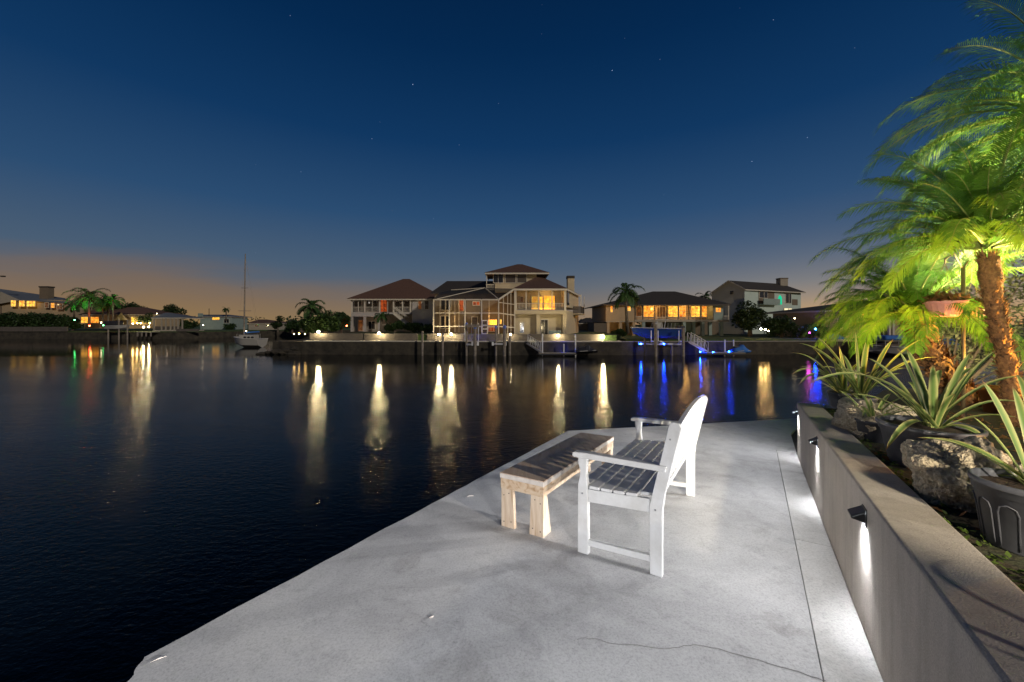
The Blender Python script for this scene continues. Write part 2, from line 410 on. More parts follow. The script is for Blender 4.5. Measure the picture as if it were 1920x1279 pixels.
M['pvc'] = mat('white_pipe', (0.62, 0.62, 0.62), 0.5)
M['dock'] = mat('dock_boards', (0.34, 0.30, 0.25), 0.85, 0.2, 4)
M['navy'] = mat('navy_hull', (0.02, 0.05, 0.13), 0.25, spec=0.6)
M['gel'] = mat('white_gelcoat', (0.34, 0.33, 0.31), 0.25, spec=0.6)
M['canvas'] = mat('blue_canvas', (0.03, 0.13, 0.42), 0.8)
M['dkpl'] = mat('dark_plastic', (0.02, 0.02, 0.025), 0.4)
M['alu'] = mat('aluminium', (0.42, 0.42, 0.43), 0.4, metal=0.7)
M['warmbulb'] = emimat('warm_bulb', (1.0, 0.82, 0.44), 620.0)
M['amberbulb'] = emimat('amber_bulb', (1.0, 0.62, 0.20), 130.0)
M['smallbulb'] = emimat('small_bulb', (1.0, 0.80, 0.45), 26.0)
M['bluebulb'] = emimat('blue_bulb', (0.004, 0.05, 1.0), 620.0)
M['redbulb'] = emimat('red_bulb', (1.0, 0.10, 0.03), 110.0)
M['greenbulb'] = emimat('green_bulb', (0.10, 1.0, 0.22), 50.0)
M['pinkbulb'] = emimat('pink_bulb', (1.0, 0.10, 0.75), 14.0)

def screen_mat(name, op, col):                         # insect screen: thin dark mesh, partly see-through
    m = bpy.data.materials.new(name); m.use_nodes = True; t = m.node_tree
    b = t.nodes['Principled BSDF']; b.inputs['Base Color'].default_value = (*col, 1); b.inputs['Roughness'].default_value = 0.9
    tr = N(t, 'ShaderNodeBsdfTransparent'); mx = N(t, 'ShaderNodeMixShader'); mx.inputs[0].default_value = op
    L(t, tr.outputs[0], mx.inputs[1]); L(t, b.outputs[0], mx.inputs[2]); L(t, mx.outputs[0], t.nodes['Material Output'].inputs[0])
    return m
M['screen'] = screen_mat('insect_screen', 0.35, (0.03, 0.03, 0.03))
M['screenroof'] = screen_mat('insect_screen_roof', 0.80, (0.012, 0.012, 0.013))

def rock_mat():
    m = bpy.data.materials.new('coral_rock'); m.use_nodes = True; t = m.node_tree
    b = t.nodes['Principled BSDF']; b.inputs['Roughness'].default_value = 0.95; b.inputs['Specular IOR Level'].default_value = 0.1
    g = N(t, 'ShaderNodeNewGeometry')
    n = N(t, 'ShaderNodeTexNoise'); L(t, g.outputs['Position'], n.inputs['Vector']); n.inputs['Scale'].default_value = 48; n.inputs['Detail'].default_value = 8; n.inputs['Roughness'].default_value = 0.7
    c = ramp(t, n.outputs[0], [(0.28, (0.24, 0.18, 0.12)), (0.42, (0.52, 0.44, 0.32)), (0.64, (0.70, 0.62, 0.47))])
    L(t, c, b.inputs['Base Color'])
    vo = N(t, 'ShaderNodeTexVoronoi'); L(t, g.outputs['Position'], vo.inputs['Vector']); vo.inputs['Scale'].default_value = 62
    bm = N(t, 'ShaderNodeBump'); bm.inputs['Strength'].default_value = 0.9; bm.inputs['Distance'].default_value = 0.018
    L(t, mth(t, 'ADD', n.outputs[0], vo.outputs['Distance']), bm.inputs['Height']); L(t, bm.outputs[0], b.inputs['Normal'])
    return m
M['rock'] = rock_mat()
def strap_mat():                                       # strap leaf: green middle, cream margins
    m = bpy.data.materials.new('strap_leaf'); m.use_nodes = True; t = m.node_tree
    b = t.nodes['Principled BSDF']; b.inputs['Roughness'].default_value = 0.42; b.inputs['Specular IOR Level'].default_value = 0.4
    uv = N(t, 'ShaderNodeUVMap'); sp = N(t, 'ShaderNodeSeparateXYZ'); L(t, uv.outputs[0], sp.inputs[0])
    d = mth(t, 'ABSOLUTE', mth(t, 'SUBTRACT', sp.outputs[0], 0.5))
    mp_ = N(t, 'ShaderNodeMapping'); L(t, uv.outputs[0], mp_.inputs[0]); mp_.inputs['Scale'].default_value = (16, 0.7, 1)
    n = N(t, 'ShaderNodeTexNoise'); L(t, mp_.outputs[0], n.inputs['Vector']); n.inputs['Scale'].default_value = 1.4; n.inputs['Detail'].default_value = 3
    d2 = mth(t, 'ADD', d, mth(t, 'MULTIPLY', mth(t, 'SUBTRACT', n.outputs[0], 0.5), 0.26))
    c = ramp(t, d2, [(0.10, (0.15, 0.25, 0.07)), (0.24, (0.24, 0.32, 0.10)), (0.38, (0.42, 0.45, 0.17)), (0.5, (0.56, 0.53, 0.23))])
    tipn = mth(t, 'ADD', sp.outputs[1], mth(t, 'MULTIPLY', mth(t, 'SUBTRACT', n.outputs[0], 0.5), 0.12))
    c = mixc(t, ramp(t, tipn, [(0.90, 0.0), (0.97, 1.0)]), c, (0.22, 0.12, 0.05))
    L(t, c, b.inputs['Base Color'])
    tr = N(t, 'ShaderNodeBsdfTranslucent'); L(t, c, tr.inputs[0])
    mx = N(t, 'ShaderNodeMixShader'); mx.inputs[0].default_value = 0.25
    L(t, b.outputs[0], mx.inputs[1]); L(t, tr.outputs[0], mx.inputs[2]); L(t, mx.outputs[0], t.nodes['Material Output'].inputs[0])
    return m
M['strap'] = strap_mat()
def water_mat():
    m = bpy.data.materials.new('canal_water'); m.use_nodes = True; t = m.node_tree
    b = t.nodes['Principled BSDF']; b.inputs['Base Color'].default_value = (0.003, 0.005, 0.006, 1); b.inputs['IOR'].default_value = 1.33; b.inputs['Specular Tint'].default_value = (1.0, 0.80, 0.46, 1); b.inputs['Specular IOR Level'].default_value = 0.17
    g = N(t, 'ShaderNodeNewGeometry'); sp = N(t, 'ShaderNodeSeparateXYZ'); L(t, g.outputs['Position'], sp.inputs[0])
    def noise(sx, sy, det, ro=0.55, dist=0.0):
        mp_ = N(t, 'ShaderNodeMapping'); L(t, g.outputs['Position'], mp_.inputs[0]); mp_.inputs['Scale'].default_value = (sx, sy, 1)
        n = N(t, 'ShaderNodeTexNoise'); L(t, mp_.outputs[0], n.inputs['Vector']); n.inputs['Scale'].default_value = 1.0
        n.inputs['Detail'].default_value = det; n.inputs['Roughness'].default_value = ro; n.inputs['Distortion'].default_value = dist
        return n.outputs[0]
    # breeze-ruffled patches near the dock, glassy water by the far bank
    wob = mth(t, 'MULTIPLY', mth(t, 'SUBTRACT', noise(0.05, 0.16, 3), 0.5), 14.0)
    yy = mth(t, 'ADD', sp.outputs[1], wob)
    near = ramp(t, mth(t, 'DIVIDE', yy, 60.0), [(0.10, 0.95), (0.28, 0.75), (0.40, 0.40), (0.56, 0.20), (0.64, 0.36), (0.70, 0.10)])
    patch = ramp(t, noise(0.10, 0.32, 3), [(0.30, 0.55), (0.62, 1.0)])
    amp = mth(t, 'MULTIPLY', near, patch)
    rip = mth(t, 'ADD', mth(t, 'MULTIPLY', noise(7.0, 12.0, 3, 0.6, 0.3), 0.42), mth(t, 'MULTIPLY', noise(1.6, 3.4, 3), 0.22))
    bm = N(t, 'ShaderNodeBump'); bm.inputs['Distance'].default_value = 0.10
    L(t, mth(t, 'MULTIPLY', amp, 0.46), bm.inputs['Strength'])
    L(t, rip, bm.inputs['Height']); L(t, bm.outputs[0], b.inputs['Normal'])
    L(t, mth(t, 'MULTIPLY_ADD', amp, 0.115, 0.035), b.inputs['Roughness'])
    return m
M['water'] = water_mat()

# ================================================================== SETTING
o = struct(MB().poly([(-900,-40,WATER),(900,-40,WATER),(900,1500,WATER),(-900,1500,WATER)]).build('water', M['water']))

# ---- patio of cast concrete
def gp(x, y):                                          # photograph point on the patio plane
    D = FPX*1.4/(y-648.0); return Vector((pxw(x, D), D, 0))
far_c = gp(1065, 808); near_c = gp(271, 1232); far_r = gp(1490, 785)
JO = 0.215
T_END = 4.05
def wl(t, off): p = wall_pt(t, off); return (p.x, p.y)
far_dir = nrm(far_r - far_c); fr2 = far_c + far_dir*4.9
patio_poly = [wl(-6, JO+0.0015), wl(T_END, JO+0.0015), wl(T_END, 0.0), wl(5.3, -0.02), (fr2.x, fr2.y), (far_c.x, far_c.y), (near_c.x, near_c.y), (-1.42, 1.15), (-1.42, -3.6)]
base_poly = [wl(-6, -0.3), wl(5.35, -0.3), (fr2.x-0.02, fr2.y-0.06), (far_c.x+0.03, far_c.y-0.07), (near_c.x+0.07, near_c.y), (-1.36, 1.13), (-1.36, -3.5)]
patio = struct(MB().prism(base_poly, lambda p: pz(p[1])-0.6, lambda p: pz(p[1])-0.03).build('patio', M['joint']))
def edge_jitter(poly, n=30, a=0.006):                  # cast edge that wanders a little
    out = []
    for i, p in enumerate(poly):
        q = poly[(i+1) % len(poly)]
        seg = (Vector((q[0], q[1], 0)) - Vector((p[0], p[1], 0)))
        k = n if 4 <= i <= 6 else 1
        for j in range(k):
            w = Vector((p[0], p[1], 0)) + seg*j/k
            nn = nrm(Vector((-seg.y, seg.x, 0)))
            if 0 < j: w += nn*rng.uniform(-a, a)
            out.append((w.x, w.y))
    return out
MB().prism(edge_jitter(patio_poly), lambda p: pz(p[1])-0.14, lambda p: pz(p[1])).build('slab', M['patio'], patio)
for a, b in ((-6.0, 1.268), (1.272, T_END-0.003)):
    MB().prism([wl(a, 0.003), wl(b, 0.003), wl(b, JO-0.0025), wl(a, JO-0.0025)], lambda p: pz(p[1])-0.14, lambda p: pz(p[1])-0.002).build('border_slab', M['border'], patio, bevel=0.004)
# hairline crack wandering over the slab
cr = [gp(x, y) for x, y in ((1082,1200),(1097,1196),(1110,1198),(1128,1201),(1145,1207),(1180,1209),(1212,1213),(1245,1217),(1262,1215),(1282,1211),(1300,1209),(1325,1213),(1345,1216),(1362,1222),(1384,1228),(1410,1235),(1436,1243),(1462,1251),(1486,1257),(1510,1265),(1530,1271),(1549,1277))]
cr = [v for i in range(len(cr)-1) for v in (cr[i], cr[i].lerp(cr[i+1], .5)+Vector((0, rng.uniform(-.006,.006), 0)))] + [cr[-1]]
mb = MB()
for i in range(len(cr)-1):
    a, b = cr[i], cr[i+1]; d = nrm(b-a); nn = Vector((-d.y, d.x, 0)); w0 = 0.0009+0.0012*i/len(cr); w1 = 0.0009+0.0012*(i+1)/len(cr)
    q = [a-nn*w0, b-nn*w1, b+nn*w1, a+nn*w0]
    for p in q: p.z = pz(p.y)+0.0012
    mb.poly(q)
mb.build('crack', M['crack'], patio)
# seawall under the patio
struct(MB().prism(base_poly, WATER-0.6, lambda p: pz(p[1])-0.6).build('seawall', M['seawall']))
# small white chips on the concrete
def chip(x, y, label, pts, r):
    c = gp(x, y); q = []
    for (dx, dy, dz) in pts:
        w = c + Vector((dx, dy, 0)); w.z = pz(w.y) + 0.004 + dz; q.append(w)
    tag(MB().tube(q, r, 6).build('paint_chip', M['topedge'], smooth=True), label, 'chip', 'white scraps on the concrete')
chip(808, 1160, 'curled white scrap lying alone mid-patio', [(-.014,.006,.004),(-.004,-.003,.003),(.008,.001,.006),(.012,.009,.004),(.004,.012,.002)], [.0015,.0035,.0035,.003,.001])
chip(882, 932, 'white scrap beside the wooden bench near the water edge', [(-.03,-.012,.003),(-.012,.008,.004),(.012,.012,.004),(.03,.004,.003)], [.0015,.004,.004,.0015])
chip(298, 1238, 'white scrap at the nearest corner of the patio', [(-.02,-.02,.003),(0,.0,.004),(.022,.014,.003)], [.001,.003,.001])

# ---- stuccoed retaining wall
WH, WT = 0.672, 0.222
T0, T1 = -6.0, 3.93
mb = MB()
q = []
for t in (T0, T1):
    q += [wall_pt(t, 0, -0.30), wall_pt(t, -WT, -0.30), wall_pt(t, -WT, WH), wall_pt(t, 0, WH)]
mb.hexa([q[0], q[4], q[5], q[1], q[3], q[7], q[6], q[2]])
wall = tag(mb.build('retaining_wall', M['stucco'], bevel=0.014, seg=3), 'low tan stucco retaining wall running beside the patio', 'wall')
# ---- raised garden bed behind the wall
def bedz(y): return pz(y) + 0.63
bp = [wall_pt(T0, -WT+0.02), wall_pt(T1-0.03, -WT+0.02), wall_pt(T1-0.03, -WT-0.35), Vector((6.4, 6.6, 0)), Vector((9, 7.6, 0)), Vector((22, 10, 0)), Vector((22, -5, 0))]
struct(MB().prism([(p.x, p.y) for p in bp], WATER-0.5, lambda p: bedz(min(p[1], 9))).build('garden_bed', M['bed']))

# ---- wall lights
def wall_light(t, label):
    root = thing('wall_light', label, 'wall light', wall_pt(t, 0.0, 0.53), 'wedge wall lights along the retaining wall')
    w = 0.062
    A = lambda s, off, h: wall_pt(t+s*.70, .0015+(off-.0015)*.70, .560+(h-.560)*.70)
    mb = MB(); mb.hexa([A(-w,.0015,.50), A(w,.0015,.50), A(w,.007,.50), A(-w,.007,.50), A(-w,.0015,.628), A(w,.0015,.628), A(w,.007,.628), A(-w,.007,.628)])
    mb.build('back_plate', M['lamp'], root)
    # hood: a wedge that slopes out and down, open below
    mb = MB()
    mb.add([A(-w,.008,.618), A(w,.008,.618), A(w,.085,.572), A(-w,.085,.572), A(-w,.008,.608), A(w,.008,.608), A(w,.085,.560), A(-w,.085,.560)], [(0,3,2,1),(4,5,6,7),(0,1,5,4),(1,2,6,5),(2,3,7,6),(3,0,4,7)])
    for s in (-1, 1):
        a, b = (w-.005, w) if s > 0 else (-w, -w+.005)
        mb.hexa([A(a,.008,.535), A(b,.008,.535), A(b,.083,.554), A(a,.083,.554), A(a,.008,.607), A(b,.008,.607), A(b,.083,.5595), A(a,.083,.5595)])
    mb.build('hood', M['lamp'], root)
    mb = MB(); mb.hexa([A(-w+.008,.014,.588), A(w-.008,.014,.588), A(w-.008,.078,.553), A(-w+.008,.078,.553), A(-w+.008,.014,.593), A(w-.008,.014,.593), A(w-.008,.078,.558), A(-w+.008,.078,.558)])
    mb.build('diffuser', M['led'], root)
    ld = bpy.data.lights.new('light_source', 'AREA'); ld.shape = 'RECTANGLE'; ld.size = 0.09; ld.size_y = 0.04
    ld.energy = 1.0; ld.color = (0.98, 0.98, 1.0)
    ld.use_nodes = True; nt = ld.node_tree; em = nt.nodes['Emission']
    fo = nt.nodes.new('ShaderNodeLightFalloff'); fo.inputs['Strength'].default_value = LAMP_E; fo.inputs['Smooth'].default_value = 12.0
    nt.links.new(fo.outputs['Quadratic'], em.inputs['Strength'])
    lo = bpy.data.objects.new('light_source', ld); COL.objects.link(lo); lo.parent = root
    lo.location = wall_pt(t, .050, .535) - WP[root.name]
    d = FD*0.90 + Vector((0,0,-0.43))
    lo.rotation_euler = d.to_track_quat('-Z', 'Y').to_euler()
    sd_ = bpy.data.lights.new('light_source', 'SPOT'); sd_.energy = 28.0; sd_.color = (0.90, 0.95, 1.0); sd_.spot_size = R(96); sd_.spot_blend = 1.0; sd_.shadow_soft_size = 0.02
    so = bpy.data.objects.new('light_source', sd_); COL.objects.link(so); so.parent = root
    so.location = wall_pt(t, .038, .545) - WP[root.name]
    so.rotation_euler = (FD*-0.55 + Vector((0,0,-1))).to_track_quat('-Z', 'Y').to_euler()
LAMP_E = 160.0
wall_light(0.339, 'black wedge wall light, largest and nearest of those shining in view')
wall_light(2.036, 'black wedge wall light in the middle of the wall, beside the first rock')
wall_light(3.77, 'black wedge wall light at the far end of the wall')
wall_light(-1.38, 'black wedge wall light beside the camera, just out of view')
wall_light(-3.10, 'black wedge wall light behind the camera')

# ---- white garden bench
BO = Vector((0.875, 2.325, 0))
def B(u, v, w):
    p = BO + LD*u + FD*v; p.z = pz(p.y) + w; return p
def bbox(mb, u0, u1, v0, v1, w0, w1):
    return mb.hexa([B(u0,v0,w0), B(u1,v0,w0), B(u1,v1,w0), B(u0,v1,w0), B(u0,v0,w1), B(u1,v0,w1), B(u1,v1,w1), B(u0,v1,w1)])
bench = thing('garden_bench', 'white painted slatted garden bench with arms and curved back', 'bench', B(0.75, 0.23, 0))
BL = 1.50; TH = 0.042
def back_v(w):                                         # front face of the reclined back
    if w <= 0.42: return 0.005
    return 0.005 - (w-0.42)*0.215
for u0 in (0.0, BL-TH):
    # rear post: straight foot, then leaning back, rounded top
    prof = [(-.035, 0), (.038, 0), (.040, .42), (.036-(.91-.42)*.215, .91), (.028-(.91-.42)*.215, .935), (.008-(.91-.42)*.215, .945), (-.022-(.91-.42)*.215, .938), (-.036-(.91-.42)*.215, .91), (-.040-.01, .50), (-.036, .40)]
    MB().slab([B(u0, v, w) for v, w in prof], LD*TH + Vector((0,0,-SL*LD.y*TH))).build('rear_post', M['white'], bench, bevel=0.004)
    # front leg: narrow waist above the seat
    prof = [(.435, 0), (.510, 0), (.508, .45), (.494, .52), (.492, .56), (.505, .60), (.508, .642), (.442, .642), (.446, .60), (.450, .54), (.440, .46)]
    MB().slab([B(u0, v, w) for v, w in prof], LD*TH + Vector((0,0,-SL*LD.y*TH))).build('front_leg', M['white'], bench, bevel=0.004)
    # arm with a rounded nose
    prof = [(-.055, .640), (.535, .643), (.545, .650), (.546, .668), (.536, .677), (.45, .682), (.30, .680), (-.062, .676)]
    s0 = u0-0.010
    MB().slab([B(s0, v, w) for v, w in prof], LD*(TH+.02) + Vector((0,0,-SL*LD.y*(TH+.02)))).build('armrest', M['white'], bench, bevel=0.005)
    mb = MB(); uu = u0+.006
    mb.hexa([B(uu,.040,.375), B(uu+.03,.040,.375), B(uu+.03,.438,.352), B(uu,.438,.352), B(uu,.040,.458), B(uu+.03,.040,.458), B(uu+.03,.438,.437), B(uu,.438,.437)])
    mb.build('seat_side_rail', M['white'], bench, bevel=0.003)
    mb = MB(); mb.hexa([B(uu,.038,.072), B(uu+.03,.038,.072), B(uu+.03,.436,.058), B(uu,.436,.058), B(uu,.038,.112), B(uu+.03,.038,.112), B(uu+.03,.436,.098), B(uu,.436,.098)])
    mb.build('stretcher', M['white'], bench, bevel=0.003)
    for (v, w) in ((.005,.40),(.475,.405),(-.08,.84)):
        uo = -0.0015 if u0 == 0 else BL-.003
        MB().lathe((0,0,0), [(0.0065,-.001),(0.0065,.0025),(0.004,.004)], 10, capt=True)
        c = B(uo, v, w); MB().tube([c+LD*.004, c-LD*.0015], .0055, 10).build('screw', M['screw'], bench)
# seat boards
nb_ = 6; vw = 0.076
for i in range(nb_):
    v0 = 0.030 + i*0.0815; zc = lambda v: .462 - .045*v + 0.02*(v-.25)**2*4
    mb = MB(); mb.hexa([B(-.004,v0,zc(v0)), B(BL+.004,v0,zc(v0)), B(BL+.004,v0+vw-.006,zc(v0+vw)), B(-.004,v0+vw-.006,zc(v0+vw)),
                        B(-.004,v0,zc(v0)+.020), B(BL+.004,v0,zc(v0)+.020), B(BL+.004,v0+vw-.006,zc(v0+vw)+.020), B(-.004,v0+vw-.006,zc(v0+vw)+.020)])
    # keep the end boards clear of the posts and legs
    if i in (0, nb_-1):
        mb = MB(); e0, e1 = TH+.003, BL-TH-.003
        mb.hexa([B(e0,v0,zc(v0)), B(e1,v0,zc(v0)), B(e1,v0+vw-.006,zc(v0+vw)), B(e0,v0+vw-.006,zc(v0+vw)), B(e0,v0,zc(v0)+.020), B(e1,v0,zc(v0)+.020), B(e1,v0+vw-.006,zc(v0+vw)+.020), B(e0,v0+vw-.006,zc(v0+vw)+.020)])
    mb.build('seat_slat', M['white'], bench, bevel=0.004)
bbox(MB(), TH+.002, BL-TH-.002, .455, .480, .365, .436).build('front_rail', M['white'], bench, bevel=0.003)
bbox(MB(), .74, .775, .042, .452, .388, .440).build('middle_support', M['white'], bench, bevel=0.003)
# back: bottom rail, arched top rail in two pieces, vertical slats
def back_strip(name, w0f, w1f, th=0.024, n=16, off=0.0, u0=TH+.001, u1=BL-TH-.001):
    mb = MB(); v = []; f = []
    for i in range(n+1):
        u = u0+(u1-u0)*i/n; a, b = w0f(u), w1f(u)
        v += [B(u, back_v(a)+off, a), B(u, back_v(b)+off, b), B(u, back_v(b)+off-th, b), B(u, back_v(a)+off-th, a)]
    for i in range(n):
        k = 4*i
        for j in range(4): f.append((k+j, k+(j+1)%4, k+4+(j+1)%4, k+4+j))
    f += [(3,2,1,0), (4*n, 4*n+1, 4*n+2, 4*n+3)]
    return mb.add(v, f).build(name, M['white'], bench, bevel=0.003)
arch = lambda u: .905 + .085*math.sin(math.pi*min(1,max(0,(u-.0)/BL)))**0.8
back_strip('lower_back_rail', lambda u: .475, lambda u: .535)
back_strip('middle_back_rail', lambda u: .795, lambda u: .838)
back_strip('top_rail', lambda u: .852, arch, 0.028)
for i in range(14):
    u = TH + .042 + i*(BL-2*TH-.084)/13
    mb = MB(); q = []
    for w in (.5355, .7945):
        q += [B(u-.030, back_v(w)-.005, w), B(u+.030, back_v(w)-.005, w), B(u+.030, back_v(w)-.019, w), B(u-.030, back_v(w)-.019, w)]
    mb.hexa(q).build('back_slat', M['white'], bench)
c = B(.42, back_v(.88)-.029, .885); MB().tube([c, c-FD*.004], .012, 12).build('knot_hole', M['screw'], bench)

# ---- wooden bench standing in front of it
tbl = thing('wooden_bench', 'raw pine bench with plank legs between the white bench and the water', 'bench', B(0.85, 0.97, 0))
U0, U1, V0, V1, TZ = 0.03, 1.655, 0.785, 1.165, 0.415
bbox(MB(), U0, U1, V0, V1, TZ-.004, TZ).build('top_face', M['top'], tbl)
bbox(MB(), U0-.003, U1+.003, V0-.003, V1+.003, TZ-.040, TZ-.0045).build('top_board', M['topedge'], tbl, bevel=0.005)
for (a, b) in ((U0+.004, U0+.036), (U1-.036, U1-.004)):
    bbox(MB(), a, b, V0+.002, V1-.002, TZ-.120, TZ-.0405).build('end_apron', M['pine'], tbl, bevel=0.002)
for (a, b) in ((V0+.003, V0+.035), (V1-.035, V1-.003)):
    bbox(MB(), U0+.0365, U1-.0365, a, b, TZ-.118, TZ-.0405).build('side_apron', M['pine'], tbl, bevel=0.002)
for ue, su in ((U0+.008, 1), (U1-.008, -1)):
    for ve, sv in ((V0+.006, 1), (V1-.006, -1)):
        h = TZ-.1205
        def Q(a, b, w): return B(ue+su*a, ve+sv*b, w)
        mb = MB(); mb.hexa([Q(0,0,0), Q(.034,0,0), Q(.034,.118,0), Q(0,.118,0), Q(0,0,h), Q(.034,0,h), Q(.034,.105,h), Q(0,.105,h)])
        leg = mb.build('leg', M['pinev'], tbl, bevel=0.002)
        mb = MB(); mb.hexa([Q(.0345,0,0), Q(.125,0,0), Q(.125,.034,0), Q(.0345,.034,0), Q(.0345,0,h), Q(.062,0,h), Q(.062,.034,h), Q(.0345,.034,h)])
        mb.build('leg_side_board', M['pinev'], leg, bevel=0.002)
        for (b, w) in ((.025,.04), (.025, h-.05), (.07, h-.03), (.09,.05)):
            c = Q(-.0015, b, w); MB().tube([c, c+LD*su*.006], .0045, 8).build('screw', M['dkpl'], leg)

# ---- nursery pots
def pot(x, y, r, h, label, panels=0, tilt=0.0):
    z = bedz(y); c = Vector((x, y, z))
    root = thing('nursery_pot', label, 'pot', c, 'black plastic nursery pots in the bed')
    n = 48; rb = r*0.78
    prof = [(rb*.96, 0.0), (rb, .01), (rb+(r-rb)*.78, h*.80), (r*.985, h*.805), (r*.995, h*.90), (r*1.03, h*.905), (r*1.045, h*.93), (r*1.045, h*.985), (r*1.02, h), (r*.97, h), (r*.95, h*.93), (r*.93, h*.86)]
    MB().lathe(c, prof, n).build('body', M['pot'], root, smooth=True)
    mb = MB(); o_ = MB()
    mb.lathe(c, [(r*.945, h*.875), (r*.6, h*.895), (r*.2, h*.90)], 24, capb=False, capt=True).build('soil', M['soil'], root)
    for k in range(panels):                            # raised arched ribs round the side
        a0 = 2*math.pi*k/panels; da = 2*math.pi/panels*0.36
        pts = []
        for j in range(13):
            s = j/12
            if s < .35: aa, hh = a0-da, .08+(.60-.08)*s/.35
            elif s > .65: aa, hh = a0+da, .08+(.60-.08)*(1-s)/.35
            else:
                q = (s-.35)/.3*math.pi; aa, hh = a0-da*math.cos(q), .60+.10*math.sin(q)
            rr = rb+(r-rb)*.78*min(hh/.8, 1)+.001
            pts.append(c+Vector((rr*math.cos(aa), rr*math.sin(aa), h*hh)))
        MB().tube(pts, .003, 6).build('rib', M['pot'], root, smooth=True)
    return c+Vector((0,0,h*.88))
P_near = pot(1.955, 1.45, .142, .255, 'black nursery pot with arched ribs, nearest the camera at the right edge', 11)
P_mid = pot(2.67, 2.46, .235, .27, 'wide black nursery pot between the two big rocks')
P_small = pot(2.93, 3.10, .115, .17, 'small black nursery pot half hidden behind the wide pot')
P_b = pot(3.93, 4.35, .165, .20, 'black nursery pot behind the first rock, near the wall end')
P_a = pot(4.13, 4.78, .15, .19, 'farthest black nursery pot, past the end of the wall')

# ---- strap-leaved plants: every leaf is traced root to tip as its own blade
def blade(root, base, tip, lift, width, twist=0.0, droop_tip=0.0):
    base = Vector(base); tip = Vector(tip)
    mid = base.lerp(tip, .5) + Vector((0,0,lift))
    n = 12; v = []; uv = []; f = []
    pts = []
    for i in range(n+1):
        t = i/n
        p = base*(1-t)**2 + mid*2*t*(1-t) + tip*t*t
        p.z -= droop_tip*max(0, t-.8)**2*25*.04
        pts.append(p)
    axis = nrm(tip-base); side0 = axis.cross(Vector((0,0,1)))
    if side0.length < .15: side0 = Vector((1,0.2,0))
    side0 = nrm(side0)
    for i, p in enumerate(pts):
        t = i/n; d = nrm(pts[min(i+1,n)]-pts[max(i-1,0)])
        s = nrm(side0 - d*side0.dot(d)); s = Matrix.Rotation(twist*(0.3+t), 3, d) @ s
        up = s.cross(d)
        if up.z < 0: up = -up
        w = width*(0.62+1.1*t)*(1-t**2.2)**.8*0.95 if t < 1 else 0.001
        w = max(w, .0012)
        for j, a in enumerate((-1,-.5,0,.5,1)):
            v.append(p + s*a*w*.5 + up*(abs(a)*w*.20)); uv.append((.5+a*.5, t))
    for i in range(n):
        for j in range(4):
            k = i*5+j; f.append((k, k+1, k+6, k+5))
    mb = MB(); mb.v = v; mb.f = f; mb.uv = uv
    return mb.build('leaf', M['strap'], root, smooth=True)
def strap_plant(base, label, tips, extra, ln, w, seed, D):
    r_ = random.Random(seed)
    root = thing('strap_leaf_plant', label, 'plant', base, 'variegated strap-leaved plants in pots')
    for (x, y, dd) in tips:
        tip = P(x, y, D+dd); hd = (Vector((tip.x, tip.y, 0))-Vector((base.x, base.y, 0))).length
        b = base + Vector((r_.uniform(-.03,.03), r_.uniform(-.03,.03), -.02))
        blade(root, b, tip, max(.03, hd*.32)+r_.uniform(0,.04), w*r_.uniform(.85,1.1), r_.uniform(-.35,.35))
    for k in range(extra):
        a = 2*math.pi*(k+r_.random()*.6)/extra; el = r_.uniform(.25, 1.25); l = ln*r_.uniform(.6, 1.0)
        tip = base + Vector((math.cos(a)*math.cos(el)*l, math.sin(a)*math.cos(el)*l, math.sin(el)*l*.9))
        b = base + Vector((math.cos(a)*.02, math.sin(a)*.02, -.02))
        blade(root, b, tip, l*.25*math.cos(el)+.02, w*r_.uniform(.75,1.0), r_.uniform(-.4,.4))
strap_plant(P_mid+Vector((.06,.02,0)), 'large variegated strap-leaved plant in the wide pot', [(1623,669,.1),(1700,655,.25),(1872,655,-.1),(1924,704,-.2),(1512,722,-.25),(1765,694,.3),(1826,690,.2),(1660,845,-.25),(1935,760,-.1),(1852,826,-.25),(1556,690,.45)], 9, .62, .046, 3, 2.46)
strap_plant(P_b+Vector((.02,0,0)), 'tall variegated strap-leaved plant behind the first rock', [(1602,617,.1),(1675,636,.0),(1733,634,-.2),(1528,629,.1),(1492,643,-.1),(1761,670,-.2),(1628,632,.2),(1700,690,-.3),(1540,690,-.3)], 9, .7, .054, 5, 4.35)
strap_plant(P_a, 'variegated strap-leaved plant farthest along the bed, arching over the wall end', [(1480,662,-.2),(1499,689,-.2),(1485,702,-.4),(1498,721,-.5),(1573,649,.0),(1525,653,.2),(1540,716,-.5),(1610,680,.1)], 9, .6, .048, 7, 4.78)
strap_plant(P_small, 'small variegated strap-leaved plant in the half hidden pot', [(1611,734,-.1),(1611,762,-.1),(1618,783,-.2),(1670,738,.1),(1752,766,-.2),(1712,745,.0)], 9, .36, .032, 9, 3.10)
strap_plant(P_near+Vector((.05,.0,0)), 'variegated strap-leaved plant in the nearest pot, cut by the right edge', [(1841,713,.15),(1729,823,.35),(1905,700,.3),(1990,760,.1),(1935,830,.3),(1830,905,.2)], 7, .5, .032, 13, 1.45)
lowp = wall_pt(-0.98, -WT-.30, .63)
strap_plant(lowp, 'strap-leaved plant mostly out of view, one tip over the coping', [(1878,1168,.02),(1990,1060,0)], 6, .40, .035, 17, 1.16)

